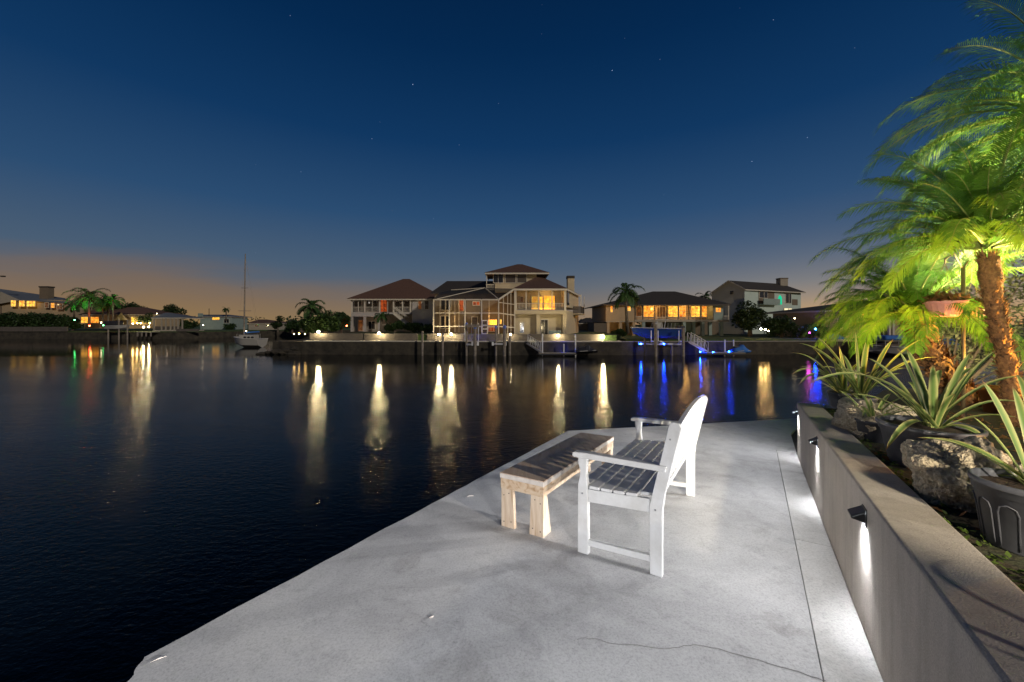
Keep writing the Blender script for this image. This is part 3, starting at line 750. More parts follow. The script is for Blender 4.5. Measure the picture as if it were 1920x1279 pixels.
# ---- coral rocks
def rock(x, y, sa, sb, h, seed, label, rz=0.0):
    from mathutils import noise as nz
    mb = MB(); mb.ico((0,0,0), 1.0, 5)
    c = Vector((x, y, bedz(y)+h*.36)); ang = math.atan2(LD.y, LD.x)+rz
    off = Vector((seed*3.1, seed*1.7, seed*.9)); ca, sa_ = math.cos(ang), math.sin(ang)
    for i, p in enumerate(mb.v):
        d = 1 + .30*nz.noise(p*1.3+off) + .13*nz.noise(p*2.9+off) + .08*nz.noise(p*6.5+off) + .07*abs(nz.noise(p*14+off)) - .07*max(0, nz.noise(p*9+off*2)) - .06*abs(nz.noise(p*26+off))
        q = Vector((p.x*sa*d, p.y*sb*d, max(p.z, -.75)*h*.62*d))
        mb.v[i] = c + Vector((q.x*ca-q.y*sa_, q.x*sa_+q.y*ca, q.z))
    tag(mb.build('coral_rock', M['rock'], smooth=True), label, 'rock', 'pitted coral rocks along the coping')
rock(3.06, 3.36, .34, .19, .31, 2, 'pitted coral rock behind the far half of the coping, in front of the small pots')
rock(2.21, 1.90, .25, .165, .30, 5, 'largest pitted pale coral rock leaning on the coping')
rock(2.30, 1.66, .16, .16, .24, 8, 'rounded rock glowing orange between the large rock and the nearest pot')
rock(3.75, 3.75, .22, .16, .20, 11, 'low coral rock deeper in the bed behind the small plant')

# ---- low weeds along the coping and litter on the bed
def leafpatch(name, m, spots, n, size, seed, label=None):
    r_ = random.Random(seed); mb = MB()
    for (c, rad) in spots:
        for k in range(n):
            a = r_.uniform(0, 6.28); rr = rad*math.sqrt(r_.random())
            p = Vector(c)+Vector((math.cos(a)*rr, math.sin(a)*rr, r_.uniform(.0,.03)))
            s = size*r_.uniform(.5,1.2); d = nrm(Vector((r_.uniform(-1,1), r_.uniform(-1,1), r_.uniform(-.1,.5)))); e = nrm(d.cross(Vector((r_.uniform(-.4,.4), r_.uniform(-.4,.4), 1))))
            mb.poly([p-d*s*.5, p-d*s*.1+e*s*.3, p+d*s*.5, p-d*s*.1-e*s*.3])
    return stuff(mb.build(name, m))
sp = []
for k in range(60):
    t = -2.0 + k*.1; p = wall_pt(t, -WT-.02-.05*rng.random(), .632); sp.append((p, .05))
leafpatch('ground_cover', M['weed'], sp, 14, .028, 3)
sp = []
for k in range(90):
    t = rng.uniform(-1, 4.0); p = wall_pt(t, -WT-rng.uniform(.1, 2.2), .635); sp.append((p, .2))
leafpatch('leaf_litter', M['litter'], sp, 18, .05, 4)

# ---- terracotta pot, hanging baskets on a pole
c = Vector((5.55, 4.40, bedz(4.4)))
root = thing('terracotta_pot', 'plain terracotta pot standing between the two palm trunks', 'pot', c)
MB().lathe(c, [(.085,0),(.12,.24),(.135,.245),(.14,.30),(.125,.30),(.115,.26)], 28).build('body', M['terra'], root, smooth=True)
MB().lathe(c, [(.116,.27),(.05,.275)], 20, capb=False, capt=True).build('soil', M['soil'], root)
PD = 4.1
pole_x = pxw(1806, PD); pole = thing('basket_pole', 'thin brown metal pole with two arms carrying hanging bowls', 'pole', (pole_x, PD, bedz(PD)))
MB().tube([(pole_x, PD, bedz(PD)-.1), (pole_x, PD, pzw(500, PD))], .016, 8).build('shaft', M['pole'], pole, smooth=True)
def basket(px_, py_top, D, r, label, sx, col):
    c = Vector((pxw(px_, D), D, pzw(py_top, D)))
    top = Vector((pole_x, PD, pzw(505, PD)))
    MB().tube([top, top.lerp(Vector((c.x, D, c.z+.5)), .5)+Vector((0,0,.10)), Vector((c.x, D, c.z+.47)), Vector((c.x, D, c.z+.42))], .008, 6).build('arm', M['pole'], pole, smooth=True)
    root = thing('hanging_basket', label, 'hanging pot', (c.x, c.y, c.z-r*.95), 'bowls hanging from the pole')
    n = 36; mb = MB()
    prof = [(r*.45,-r*.95),(r*.62,-r*.90),(r*.80,-r*.55),(r*.93,-r*.12),(r*.94,-.01),(r*1.04,-.008),(r*1.04,.018),(r*.96,.018),(r*.90,-.02)]
    mb.lathe(c, prof, n)
    for i, v in enumerate(mb.v):                       # fluted side
        k = i % n
        if i//n < 5 and k % 2: v.x = c.x+(v.x-c.x)*.965; v.y = c.y+(v.y-c.y)*.965
    mb.build('bowl', col, root)
    MB().lathe(c, [(r*.92,0),(r*.4,.02)], 20, capb=False, capt=True).build('soil', M['soil'], root)
    for k in range(3):
        a = 2*math.pi*k/3+.4
        MB().tube([c+Vector((r*math.cos(a), r*math.sin(a), .01)), (c.x, c.y, c.z+.42)], .003, 5).build('wire', M['pole'], root)
    mb = MB(); r_ = random.Random(int(px_))
    for k in range(150):
        a = r_.uniform(0,6.28); rr = r*1.15*math.sqrt(r_.random()); p = c+Vector((rr*math.cos(a), rr*math.sin(a), .02+r_.uniform(0,.13)*(1-rr/r*.6)))
        d = nrm(Vector((r_.uniform(-1,1), r_.uniform(-1,1), r_.uniform(-.2,1)))); e = nrm(d.cross(Vector((.3,.2,1)))); s = .045
        mb.poly([p-d*s, p+e*s*.4, p+d*s, p-e*s*.4])
    stuff(mb.build('plant_leaves', M['litter'], root))
basket(1772, 568, PD, .16, 'large fluted pink and orange bowl hanging left of the pole', -1, M['pinkpot'])
basket(1827, 582, 4.45, .10, 'smaller pale pink bowl hanging behind the pole', 1, M['pinkpot'])

# ---- palm fronds
def frond_mesh(mb_r, mb_l, base, d0, length, droop, nl, ll, lw, r_, hang=0.35, n=14):
    d = nrm(Vector(d0)); p = Vector(base); pts = [p.copy()]; step = length/n; dirs = [d.copy()]
    for i in range(n):
        d = nrm(d + Vector((0,0,-droop*(0.35+1.3*i/n)/n))); p = p+d*step; pts.append(p.copy()); dirs.append(d.copy())
    if mb_r is not None: mb_r.tube(pts, [max(.003, length*.010*(1-.85*i/n)) for i in range(n+1)], 5, cap=False)
    side0 = d0.cross(Vector((0,0,1))) if abs(nrm(Vector(d0)).z) < .97 else Vector((1,0,0))
    side0 = nrm(side0)
    for k in range(nl):
        t = .10+.90*k/(nl-1); fi = t*n; i = min(int(fi), n-1); p = pts[i].lerp(pts[i+1], fi-i); d = dirs[i]
        s = nrm(side0-d*side0.dot(d)); up = s.cross(d)
        if up.z < 0: up = -up
        l = ll*(math.sin(math.pi*(0.12+.80*t))**.7)*r_.uniform(.85,1.1)
        for sg in (-1, 1):
            e = nrm(s*sg*.85 + d*(.55+.5*t) + up*r_.uniform(-.05,.25))
            q1 = p + e*l*.5 + Vector((0,0,-l*hang*.16)); q2 = p + e*l*.92 + Vector((0,0,-l*hang*r_.uniform(.6,1.1)))
            wv = nrm(d - e*d.dot(e))*lw*.5
            o = len(mb_l.v)
            mb_l.v += [p-wv*.6, p+wv*.6, q1+wv, q1-wv, q2]
            mb_l.f += [(o,o+1,o+2,o+3), (o+3,o+2,o+4)]
def near_palm(name, label, path, rad, crown, nfr, flen, seed, bias=None, mats=('frond',), amin=-.2, amax=1.35, clear=False):
    r_ = random.Random(seed)
    root = thing(name, label, 'palm tree', path[0], 'pygmy palms in the garden bed')
    # shaggy trunk with stubs of old leaf bases
    pts = []
    for i in range(len(path)-1):
        for j in range(6): pts.append(Vector(path[i]).lerp(Vector(path[i+1]), j/6))
    pts.append(Vector(path[-1]))
    mb = MB(); mb.tube(pts, [rad*(1+.12*math.sin(i*2.1))*(1.0 if i < len(pts)-5 else 1.25) for i in range(len(pts))], 12)
    tr = mb.build('trunk', M['trunk'], root, smooth=True)
    st = MB()
    L_ = len(pts)-1
    for k in range(700):
        t = r_.random(); fi = t*L_; i = min(int(fi), L_-1); p = pts[i].lerp(pts[i+1], fi-i); ax = nrm(pts[i+1]-pts[i])
        a = r_.uniform(0, 6.28); o1 = nrm(ax.cross(Vector((math.cos(a), math.sin(a), .31)))); s = ax.cross(o1)
        b = p + o1*rad*.9; tip = b + o1*rad*r_.uniform(.3,.95) + ax*rad*r_.uniform(.3, 1.3)*(1 if t < .8 else 2.2)
        w = rad*.20
        st.add([b-s*w-ax*w*.5, b+s*w-ax*w*.5, b+ax*w*1.4+o1*.005, tip], [(0,1,3),(1,2,3),(2,0,3)])
    stuff(st.build('leaf_base_stubs', M['trunk'], tr))
    crown = Vector(crown)
    for k in range(nfr):
        a = 2*math.pi*k*.381966 + r_.uniform(-.25,.25); el = amin+(amax-amin)*((k+.5)/nfr)
        d = Vector((math.cos(a)*math.cos(el), math.sin(a)*math.cos(el), math.sin(el)))
        if bias is not None: d = nrm(d + Vector(bias)*r_.uniform(.4,1))
        if clear and d.x > .15 and d.z < .75: continue
        ml = MB(); mr = MB()
        ln = flen*r_.uniform(.8, 1.12)
        frond_mesh(mr, ml, crown + d*.05, d, ln, r_.uniform(1.3, 2.0), 74, ln*.24, .0085, r_, .55)
        fo = ml.build('frond', M[mats[k % len(mats)]], root)
        mr.build('rib', M['rachis'], fo)
# leaning palm, upright palm, tall palm at the frame edge
near_palm('pygmy_palm', 'leaning pygmy palm with shaggy orange lit trunk, left of the pole', [(5.95,4.9,bedz(4.9)-.05),(5.62,4.88,-.76),(5.25,4.82,-.36),(5.06,4.8,.05)], .115, (5.03,4.8,.12), 66, 1.12, 21, (-.35,-.1,.10), ('frond','frondb','frond'), -.12, 1.35, True)
near_palm('pygmy_palm', 'upright pygmy palm with bright orange lit trunk, right of the pole', [(4.86,3.7,bedz(3.7)-.05),(4.80,3.7,-.45),(4.66,3.7,.15),(4.60,3.7,.64)], .060, (4.58,3.7,.72), 70, 1.22, 22, (-.12,0,.05), ('frond','frondb','frond'), .16, 1.4)
near_palm('pygmy_palm', 'tallest pygmy palm whose fronds hang in from the top right corner', [(6.15,4.0,bedz(4.0)-.05),(6.12,4.0,.4),(6.04,4.0,1.5),(5.96,4.0,2.05)], .10, (5.93,4.0,2.15), 60, 1.65, 23, (-.22,0,.0), ('frond','frondb'), -.15, 1.3)

# ---- pale shrub behind the pole
def blob_leaves(mb, c, rad, n, size, r_, shell=.55, asp=.45):
    c = Vector(c)
    for k in range(n):
        d = nrm(Vector((r_.gauss(0,1), r_.gauss(0,1), r_.gauss(0,1)))); rr = shell+(1-shell)*r_.random()**.5 if r_.random() < .8 else r_.random()
        p = c + Vector((d.x*rad[0]*rr, d.y*rad[1]*rr, d.z*rad[2]*rr))
        a = nrm(Vector((r_.gauss(0,1), r_.gauss(0,1), r_.gauss(0,.6)))); e = nrm(a.cross(Vector((r_.gauss(0,.6), r_.gauss(0,.6), 1)))); s = size*r_.uniform(.6,1.3)
        mb.poly([p-a*s*.5, p+e*s*asp*.5, p+a*s*.5, p-e*s*asp*.5])
def shrub(name, label, cat, base, blobs, n, size, m, seed, group=None, stems=5):
    r_ = random.Random(seed); root = thing(name, label, cat, base, group)
    mb = MB()
    for (c, rad) in blobs: blob_leaves(mb, c, rad, n, size, r_)
    stuff(mb.build('foliage', m, root))
    ms = MB()
    for k in range(stems):
        (c, rad) = blobs[k % len(blobs)]; b = Vector(base)+Vector((r_.uniform(-.1,.1)*rad[0], r_.uniform(-.1,.1)*rad[1], 0))
        ms.tube([b, b.lerp(Vector(c), .5)+Vector((r_.uniform(-.1,.1)*rad[0], 0, 0)), Vector(c)], [rad[0]*.06, rad[0]*.045, rad[0]*.015], 6)
    ms.build('stem', M['bark'], root)
    return root
D = 6.6
sb_ = []
r_ = random.Random(5)
for (x, y, r) in ((1770,560,.42),(1800,610,.45),(1830,660,.40),(1790,670,.38),(1850,600,.5),(1890,560,.55),(1910,620,.5),(1930,690,.45),(1880,690,.4),(1760,610,.3),(1850,540,.4),(1920,520,.4)):
    sb_.append((P(x, y, D+r_.uniform(-.3,.3)), (r, r, r*.9)))
shrub('garden_shrub', 'pale small-leaved shrub behind the pole and palm trunks', 'shrub', (7.6, D, bedz(D)-.1), sb_, 420, .085, M['shrub'], 31, stems=12)

# ---- garden spotlights out of frame: amber by palms and rock, paler ones added to brighten
def spot_fixture(loc, target, energy, color, label, size=R(110), smooth=0.0, stake=.12):
    loc = Vector(loc); root = thing('garden_spotlight', label, 'spotlight', loc, 'amber spotlights in the garden bed')
    d = nrm(Vector(target)-loc)
    MB().tube([loc-Vector((0,0,stake)), loc-d*.03], .008, 6).build('stake', M['lamp'], root)
    MB().tube([loc-d*.07, loc-d*.02, loc+d*.03], [.022,.035,.038], 14, cap=False).build('housing', M['lamp'], root, smooth=True)
    ld = bpy.data.lights.new('light_source', 'SPOT'); ld.energy = 1.0; ld.color = color; ld.spot_size = size; ld.spot_blend = .7; ld.shadow_soft_size = .03
    ld.use_nodes = True; nt = ld.node_tree; em = nt.nodes['Emission']
    fo = nt.nodes.new('ShaderNodeLightFalloff'); fo.inputs['Strength'].default_value = energy; fo.inputs['Smooth'].default_value = smooth
    nt.links.new(fo.outputs['Linear' if smooth == 0 else 'Quadratic'], em.inputs['Strength'])
    lo = bpy.data.objects.new('light_source', ld); COL.objects.link(lo); lo.parent = root
    lo.location = d*.04; lo.rotation_euler = d.to_track_quat('-Z', 'Y').to_euler()
spot_fixture((5.35, 3.45, bedz(3.4)+.14), (4.5, 4.0, .8), 560, (1.0,.50,.08), 'amber spotlight under the upright palm, just out of view')
spot_fixture((3.55, 1.75, bedz(1.75)+.20), (2.3, 1.95, bedz(1.9)+.06), 36, (1.0,.46,.08), 'amber spotlight beside the rounded rock, just out of view', R(75))
spot_fixture((6.6, 4.3, bedz(4.3)+.14), (5.2, 4.8, .6), 360, (1.0,.62,.14), 'amber spotlight behind the tall palm, just out of view')
spot_fixture((6.35, 3.5, bedz(3.5)+.14), (5.6, 4.0, 2.2), 1900, (1.0,.86,.42), 'pale spotlight added out of view to brighten the tallest palm', R(95))  # added unseen lamp that brightens the upper fronds
lp = wall_pt(-1.15, -WT-.45, 1.30)
spot_fixture(lp, (3.2, 3.4, bedz(3.4)+.25), 1350, (1.0,.86,.64), 'warm spotlight added beside the camera, out of view, to brighten the bed', R(85), 16.0, .70)  # unseen lamp added to lift the rocks, pots and strap leaves
spot_fixture((6.4, 5.3, bedz(5.3)+.14), (7.6, 6.7, .1), 170, (1.0,.78,.42), 'warm spotlight added below the pale shrub to light it, hidden by the palm', R(110))  # lamp added so that the shrub comes out pale

# ================================================================== FAR SHORE
LAWN = -1.32
# peninsula: seawall line from the left tip to far right
bank = [(-27.5, 44.0), (-23.6, 43.0), (0, 42.0), (12, 42.0), (40, 43.5), (70, 44)]
land = bank + [(120, 60), (120, 160), (-10, 160), (-14, 90), (-20, 60), (-27, 50)]
def inset(poly, k):                                    # shift the front edge inland
    return [(p[0]+(.25*k if i == 0 else 0), p[1]+(k if i < len(bank) else 0)) for i, p in enumerate(poly)]
struct(MB().prism(land, WATER-.5, -2.02).build('far_shore', M['seawall']))
# seawall cap, one piece per bay
seg_pts = []
x = -23.3
def bank_y(x):
    for a, b in zip(bank, bank[1:]):
        if a[0] <= x <= b[0]: return a[1]+(b[1]-a[1])*(x-a[0])/(b[0]-a[0])
    return bank[-1][1]
capw = struct(MB().prism([(-23.4, bank_y(-23.4)-.05), (0,bank_y(0)-.05), (12, bank_y(12)-.05), (12, bank_y(12)+.5), (0,bank_y(0)+.5), (-23.4, bank_y(-23.4)+.5)], -2.016, -1.90).build('seawall_cap', M['cap']))
struct(MB().prism([(12.01, bank_y(12)-.05), (40, bank_y(40)-.05), (70, bank_y(70)-.05), (70, bank_y(70)+.6), (40, bank_y(40)+.6), (12.01, bank_y(12)+.5)], -2.016, -1.93).build('seawall_cap', M['wallw']))
# lawn terrace behind the low garden wall
struct(MB().prism([(-23.2,44.9),(0,44.0),(12,44.0),(13,46),(14,75),(-20,75),(-24,50)], -2.015, LAWN).build('lawn', M['lawn']))
struct(MB().prism([(13.2,44.2),(40,45.5),(70,46),(70,100),(14.2,100),(14.2,76),(13.3,46)], -2.015, -1.86).build('lawn', M['lawn']))
def garden_wall(x0, x1, z1, label, m):
    tag(MB().prism([(x0, bank_y(x0)+1.75), (x1, bank_y(x1)+1.75), (x1, bank_y(x1)+1.95), (x0, bank_y(x0)+1.95)], -2.012, z1).build('garden_wall', m), label, 'wall', 'low garden walls above the far seawall')
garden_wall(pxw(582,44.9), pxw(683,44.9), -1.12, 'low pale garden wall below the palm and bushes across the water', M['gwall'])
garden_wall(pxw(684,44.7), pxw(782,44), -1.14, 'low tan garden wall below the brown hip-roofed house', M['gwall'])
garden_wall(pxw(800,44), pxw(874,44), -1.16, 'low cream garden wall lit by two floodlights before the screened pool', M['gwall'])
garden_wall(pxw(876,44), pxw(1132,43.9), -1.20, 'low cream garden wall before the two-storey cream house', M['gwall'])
# rock spit at the tip
mb = MB(); r_ = random.Random(8)
for k in range(60):
    t = r_.random(); x = pxw(488,43.5)+t*5.0; y = 43.2+r_.uniform(-.5,1.2)-t*.1; s = r_.uniform(.35,.8)*(.4+.6*t)
    mb.ico((x, y, WATER+.05+t*.7*r_.random()), s, 0, (1.2,1,.7))
stuff(mb.build('rock_spit', M['seawall']))

# ---- floodlights and dock lights
def flood(x, y, D, r, m, label, cat='floodlight', group='floodlights along the far seawall', post=True):
    c = P(x, y, D)
    root = thing('flood_lamp' if 'flood' in cat else 'dock_lamp', label, cat, c-Vector((0,0,.15)), group)
    MB().ico(c, r, 1).build('bulb', m, root)
    MB().tube([c-Vector((0,0,r*1.02)), c-Vector((0,0,r+.14))], r*.5, 8).build('base', M['lamp'], root)
    return root
for (x, y, D, r, lb) in ((597,622,44.3,.13,'warm floodlight in front of the palm and bushes, leftmost of the row'),
                         (711,625,43.9,.12,'warm floodlight below the brown hip-roofed house'),
                         (823,627,43.4,.10,'warm floodlight, left of the pair before the screened pool'),
                         (846,627,43.4,.10,'warm floodlight, right of the pair before the screened pool'),
                         (957,627,43.2,.075,'warm floodlight beside the tall blue-topped dock pile'),
                         (1047,629,43.4,.10,'warm floodlight below the glazed balcony'),
                         (1131,632,43.2,.13,'warm floodlight near the tall palm, rightmost of the row')):
    flood(x, y, D, r, M['warmbulb'], lb)
for (x, y, D, lb) in ((890,624,42.5,'blue dock light high among the dock piles'),(1021,663,41.2,'blue dock light at the foot of the gangway'),(1057,661,41.2,'blue dock light at the middle of the floating dock'),
                      (1202,645,41.7,'blue dock light left of the boat lift'),(1245,645,41.8,'blue dock light under the raised navy boat'),(1313,660,41.0,'blue dock light, first of four beside the right gangway'),
                      (1337,660.5,41.0,'blue dock light, second of four beside the right gangway'),(1367,659.5,41.3,'blue dock light, third of four beside the watercraft'),(1393,661,40.9,'blue dock light below the covered watercraft')):
    flood(x, y, D, .055, M['bluebulb'], lb, 'dock light', 'blue dock lights')

# ---- house builder bits (front plane at depth D, measured in photograph pixels)
def rect(mb, x0, x1, y0, y1, D, th):                   # box with front face at D
    return mb.bx(pxw(x0,D), pxw(x1,D), D, D+th, pzw(y1,D), pzw(y0,D))
def window(parent, x0, x1, y0, y1, D, room, nx=2, ny=1, frame=M['trim'], fw=None):
    X0, X1, Z0, Z1 = pxw(x0,D), pxw(x1,D), pzw(y1,D), pzw(y0,D); f = fw or min(.07, (X1-X0)*.12)
    w = MB().bx(X0+f, X1-f, D-.03, D-.01, Z0+f, Z1-f).build('window', room, parent)
    for (a,b,c,d) in ((X0,X1,Z0,Z0+f),(X0,X1,Z1-f,Z1),(X0,X0+f,Z0+f+.001,Z1-f-.001),(X1-f,X1,Z0+f+.001,Z1-f-.001)):
        MB().bx(a, b, D-.07, D-.005, c, d).build('frame', frame, w)
    for i in range(1, nx):
        xx = X0+(X1-X0)*i/nx; MB().bx(xx-f*.35, xx+f*.35, D-.06, D-.032, Z0+f, Z1-f).build('mullion', frame, w)
    for i in range(1, ny):
        zz = Z0+(Z1-Z0)*i/ny; MB().bx(X0+f, X1-f, D-.055, D-.033, zz-f*.3, zz+f*.3).build('mullion', frame, w)
    return w
def hip(parent, x0, x1, y0, y1, ze, zr, rx0, rx1, ry, m, fascia=M['trim'], fh=.22, name='roof'):
    v = [(x0,y0,ze),(x1,y0,ze),(x1,y1,ze),(x0,y1,ze),(rx0,ry,zr),(rx1,ry,zr)]
    r = MB().add(v, [(0,1,5,4),(1,2,5),(2,3,4,5),(3,0,4),(3,2,1,0)]).build(name, m, parent)
    mb = MB(); i = .06
    mb.bx(x0+i, x1-i, y0+i, y0+i+.05, ze-fh, ze-.004); mb.bx(x0+i, x0+i+.05, y0+i+.055, y1-i, ze-fh, ze-.004); mb.bx(x1-i-.05, x1-i, y0+i+.055, y1-i, ze-fh, ze-.004)
    mb.build('fascia', fascia, r)
    return r
def railing(parent, x0, x1, yt, yb, D, n, m=M['trim']):
    X0, X1, Zt, Zb = pxw(x0,D), pxw(x1,D), pzw(yt,D), pzw(yb,D)
    r = MB().bx(X0, X1, D-.03, D+.03, Zt-.06, Zt).build('railing', m, parent)
    mb = MB()
    for k in range(n):
        xx = X0+(X1-X0)*(k+.5)/n; mb.bx(xx-.02, xx+.02, D-.015, D+.015, Zb, Zt-.062)
    stuff(mb.build('balusters', m, r))
    MB().bx(X0, X1, D-.02, D+.02, Zb-.05, Zb-.002).build('bottom_rail', m, r)
def post(parent, x, y0, y1, D, w, m=M['trim'], name='post', d=None):
    X = pxw(x, D); MB().bx(X-w/2, X+w/2, D-(d or w)/2, D+(d or w)/2, pzw(y1,D), pzw(y0,D)).build(name, m, parent)
def point_light(parent, loc, energy, color, rad=.15):
    ld = bpy.data.lights.new('light_source', 'POINT'); ld.energy = energy; ld.color = color; ld.shadow_soft_size = rad
    lo = bpy.data.objects.new('light_source', ld); COL.objects.link(lo); lo.parent = parent; lo.location = Vector(loc)-WP[parent.name]

# ---- house with brown hip roof on posts
D = 62.0
h1 = thing('stilt_house', 'white raised house with big brown hip roof and screened upper porch', 'house', P(740,622,D))
hip(h1, pxw(652,D), pxw(833,D), D-.5, D+12, pzw(560.5,D), pzw(523,D+5.8), pxw(756,D+5.8), pxw(768,D+5.8), D+5.8, M['roofb'])
rect(MB(), 659, 772, 561.5, 622, D+3.2, .3).build('back_wall', M['hbeige'], h1)
rect(MB(), 773, 828, 561.5, 622, D+.05, 8).build('wall', M['hwhite'], h1)
rect(MB(), 658.5, 712, 586, 593.5, D, 3.1).build('deck', M['hwhite'], h1)
rect(MB(), 712.2, 772, 586, 589, D, 3.1).build('deck', M['hwhite'], h1)
for x in (660, 684, 712, 738, 755, 770): post(h1, x, 561.8, 585.8, D+.1, .2)
for x in (672, 698, 727): post(h1, x, 561.8, 585.8, D+.1, .08)
railing(h1, 660.5, 711, 575.5, 585.4, D+.1, 22); railing(h1, 738.5, 771, 575.5, 585.4, D+.1, 14)
for x in (660, 684, 711): post(h1, x, 593.7, 622, D+.2, .34, M['hwhite'], 'pillar')
window(h1, 713, 726, 562, 585, D+3.1, M['red'], 2, 1)
window(h1, 664, 678, 564, 584, D+3.1, M['glass'], 2); window(h1, 687, 708, 564, 584, D+3.1, M['glass'], 3); window(h1, 741, 768, 564, 583, D+3.1, M['glass'], 3)
window(h1, 783.5, 791, 563.5, 580.5, D, M['dim'], 1, 2); window(h1, 796, 804.5, 563.5, 580.5, D, M['glass'], 1, 2)
window(h1, 671, 681, 600, 621, D+3.1, M['pale'] if False else M['dim'], 1, 1); window(h1, 690, 704, 602, 618, D+3.1, M['glass'], 2)
# outside stair coming down to the right
a0, a1 = P(742, 588, D-.6), P(766, 607, D-.6)
for dy in (0, -1.1):
    MB().bar(a0+Vector((0,dy,0)), a1+Vector((0,dy,0)), .08, .35).build('stair_stringer', M['trim'], h1)
    MB().bar(a0+Vector((0,dy,1.0)), a1+Vector((0,dy,1.0)), .07, .10).build('stair_rail', M['trim'], h1)
for k in range(10):
    p = a0.lerp(a1, (k+.5)/10); MB().bx(p.x-.14, p.x+.14, p.y-1.05, p.y-.05, p.z+.02, p.z+.07).build('stair_step', M['hbeige'], h1)
    if k % 2 == 0: MB().bar(p+Vector((0,-1.1,.1)), p+Vector((0,-1.1,.95)), .05).build('stair_baluster', M['trim'], h1)
point_light(h1, P(700, 603, D+1.6), 14, (1,.72,.5)); point_light(h1, P(745, 566, D+1.6), 9, (1,.7,.5)); point_light(h1, P(680, 566, D+1.6), 7, (.9,.8,.7))

# ---- cream two-storey house
D = 46.0
h2 = thing('cream_house', 'cream two-storey house with lit glazed balcony and roof tower', 'house', P(1015,630,D))
zg = LAWN
sideX1, sideY1 = 9.9, 57.0
fx0, fx1 = pxw(965.5,D), pxw(1061,D)
# lower storey, recess behind columns; angled right flank
lw = pzw(582,D)
MB().prism([(fx0, D+.9), (fx1-.35, D+.9), (fx1-.3, D+.1), (fx1, D), (sideX1, sideY1), (fx0, sideY1)], zg-.3, lw-.0).build('wall', M['hcream'], h2)
rect(MB(), 965.5, 1061, 582, 589, D-.05, .9).build('balcony_slab', M['hcream'], h2)
# upper storey: open screened balcony, then the room wall
ze = pzw(541.5,D)
MB().prism([(fx0, D+2.6), (fx1-.25, D+2.6), (fx1-.2, D+.35), (fx1, D+.3), (sideX1, sideY1), (fx0, sideY1)], lw+.46, ze).build('upper_wall', M['hcream'], h2)
MB().prism([(fx0, D), (fx1, D), (fx1, D+2.55), (fx0, D+2.55)], lw+.002, lw+.455-.0).build('balcony_parapet', M['hbeige'], h2) if False else None
ra = [Vector((pxw(961.5,D),D-.4,ze)), Vector((pxw(1064,D),D-.4,ze)), Vector((sideX1+.5,sideY1+.5,ze)), Vector((pxw(961.5,D),sideY1+.5,ze)), Vector((pxw(1005,D+5),D+5,pzw(520,D+5))), Vector((pxw(1019,D+5),D+5.4,pzw(520,D+5)))]
rf2 = MB().add(ra, [(0,1,5,4),(1,2,5),(2,3,4,5),(3,0,4),(3,2,1,0)]).build('roof', M['roofb'], h2)
MB().bar(ra[0]+Vector((.05,.06,-.12)), ra[1]+Vector((-.05,.06,-.12)), .05, .22).build('fascia', M['trim'], rf2); MB().bar(ra[1]+Vector((-.05,.08,-.12)), ra[2]+Vector((-.06,-.05,-.12)), .05, .22).build('fascia', M['trim'], rf2)
for x in (966.5, 986.5, 1010, 1035, 1059.5): post(h2, x, 542, 581.8, D+.1, .26 if x in (966.5,1059.5) else .12)
railing(h2, 967.5, 1058.5, 568.5, 581, D+.1, 34)
MB().bx(fx0+.2, fx1-.25, D+.2, D+.21, lw+.3, ze-.05).build('insect_screen', M['screen'], h2)
DW = D+2.6
window(h2, 996, 1009, 555, 581, DW, M['warm'], 1, 2); window(h2, 1011, 1018, 556, 581, DW, M['warm3'], 1, 2); window(h2, 1019, 1041, 554, 581, DW, M['warm3'], 2, 1)
window(h2, 975, 982, 556, 567, DW, M['dim'], 1, 1)
point_light(h2, P(1024, 547, D+1.5), 130, (1,.62,.2)); point_light(h2, P(984, 552, D+1.4), 26, (1,.62,.25))
# ground floor openings and columns
window(h2, 1013.5, 1028, 599, 627.5, D+.9, M['glass'], 2, 1); window(h2, 974, 983, 604, 625, D+.9, M['glass'], 1, 2)
for x in (1009, 1058): post(h2, x, 589.2, 631, D+.25, .42, M['hcream'], 'column')
rect(MB(), 1030, 1052, 620, 628, D-.6, .7).build('stone_bench', M['hgreen'], h2)
# right flank balcony with dark rail and slim posts
e = Vector((sideX1-fx1, sideY1-D, 0)); e = nrm(e); nn = Vector((e.y, -e.x, 0))
s0 = Vector((fx1,D,0))+e*6.0; s1 = Vector((fx1,D,0))+e*9.6
zb = pzw(588,52)
MB().prism([(s0.x,s0.y), (s0.x+nn.x*1.1,s0.y+nn.y*1.1), (s1.x+nn.x*1.1,s1.y+nn.y*1.1), (s1.x,s1.y)], zb-.15, zb).build('side_balcony', M['hcream'], h2)
for (a, b) in ((s0+nn*1.05, s1+nn*1.05), (s0, s0+nn*1.05)):
    a = a.copy(); b = b.copy(); a.z = b.z = zb+.9; MB().bar(a, b, .06, .1).build('side_balcony_rail', M['door'], h2)
    mb = MB()
    for k in range(14):
        p = a.lerp(b, k/13); mb.bar(p-Vector((0,0,.85)), p-Vector((0,0,.06)), .06)
    stuff(mb.build('side_balusters', M['door'], h2))
for p in (s0+nn*1.05, s1+nn*1.05): MB().bar(Vector((p.x,p.y,zb+.95)), Vector((p.x,p.y,ze-.3)), .1).build('side_post', M['trim'], h2)
w0 = Vector((fx1,D,0))+e*.9+nn*.02; w1 = Vector((fx1,D,0))+e*2.3+nn*.02
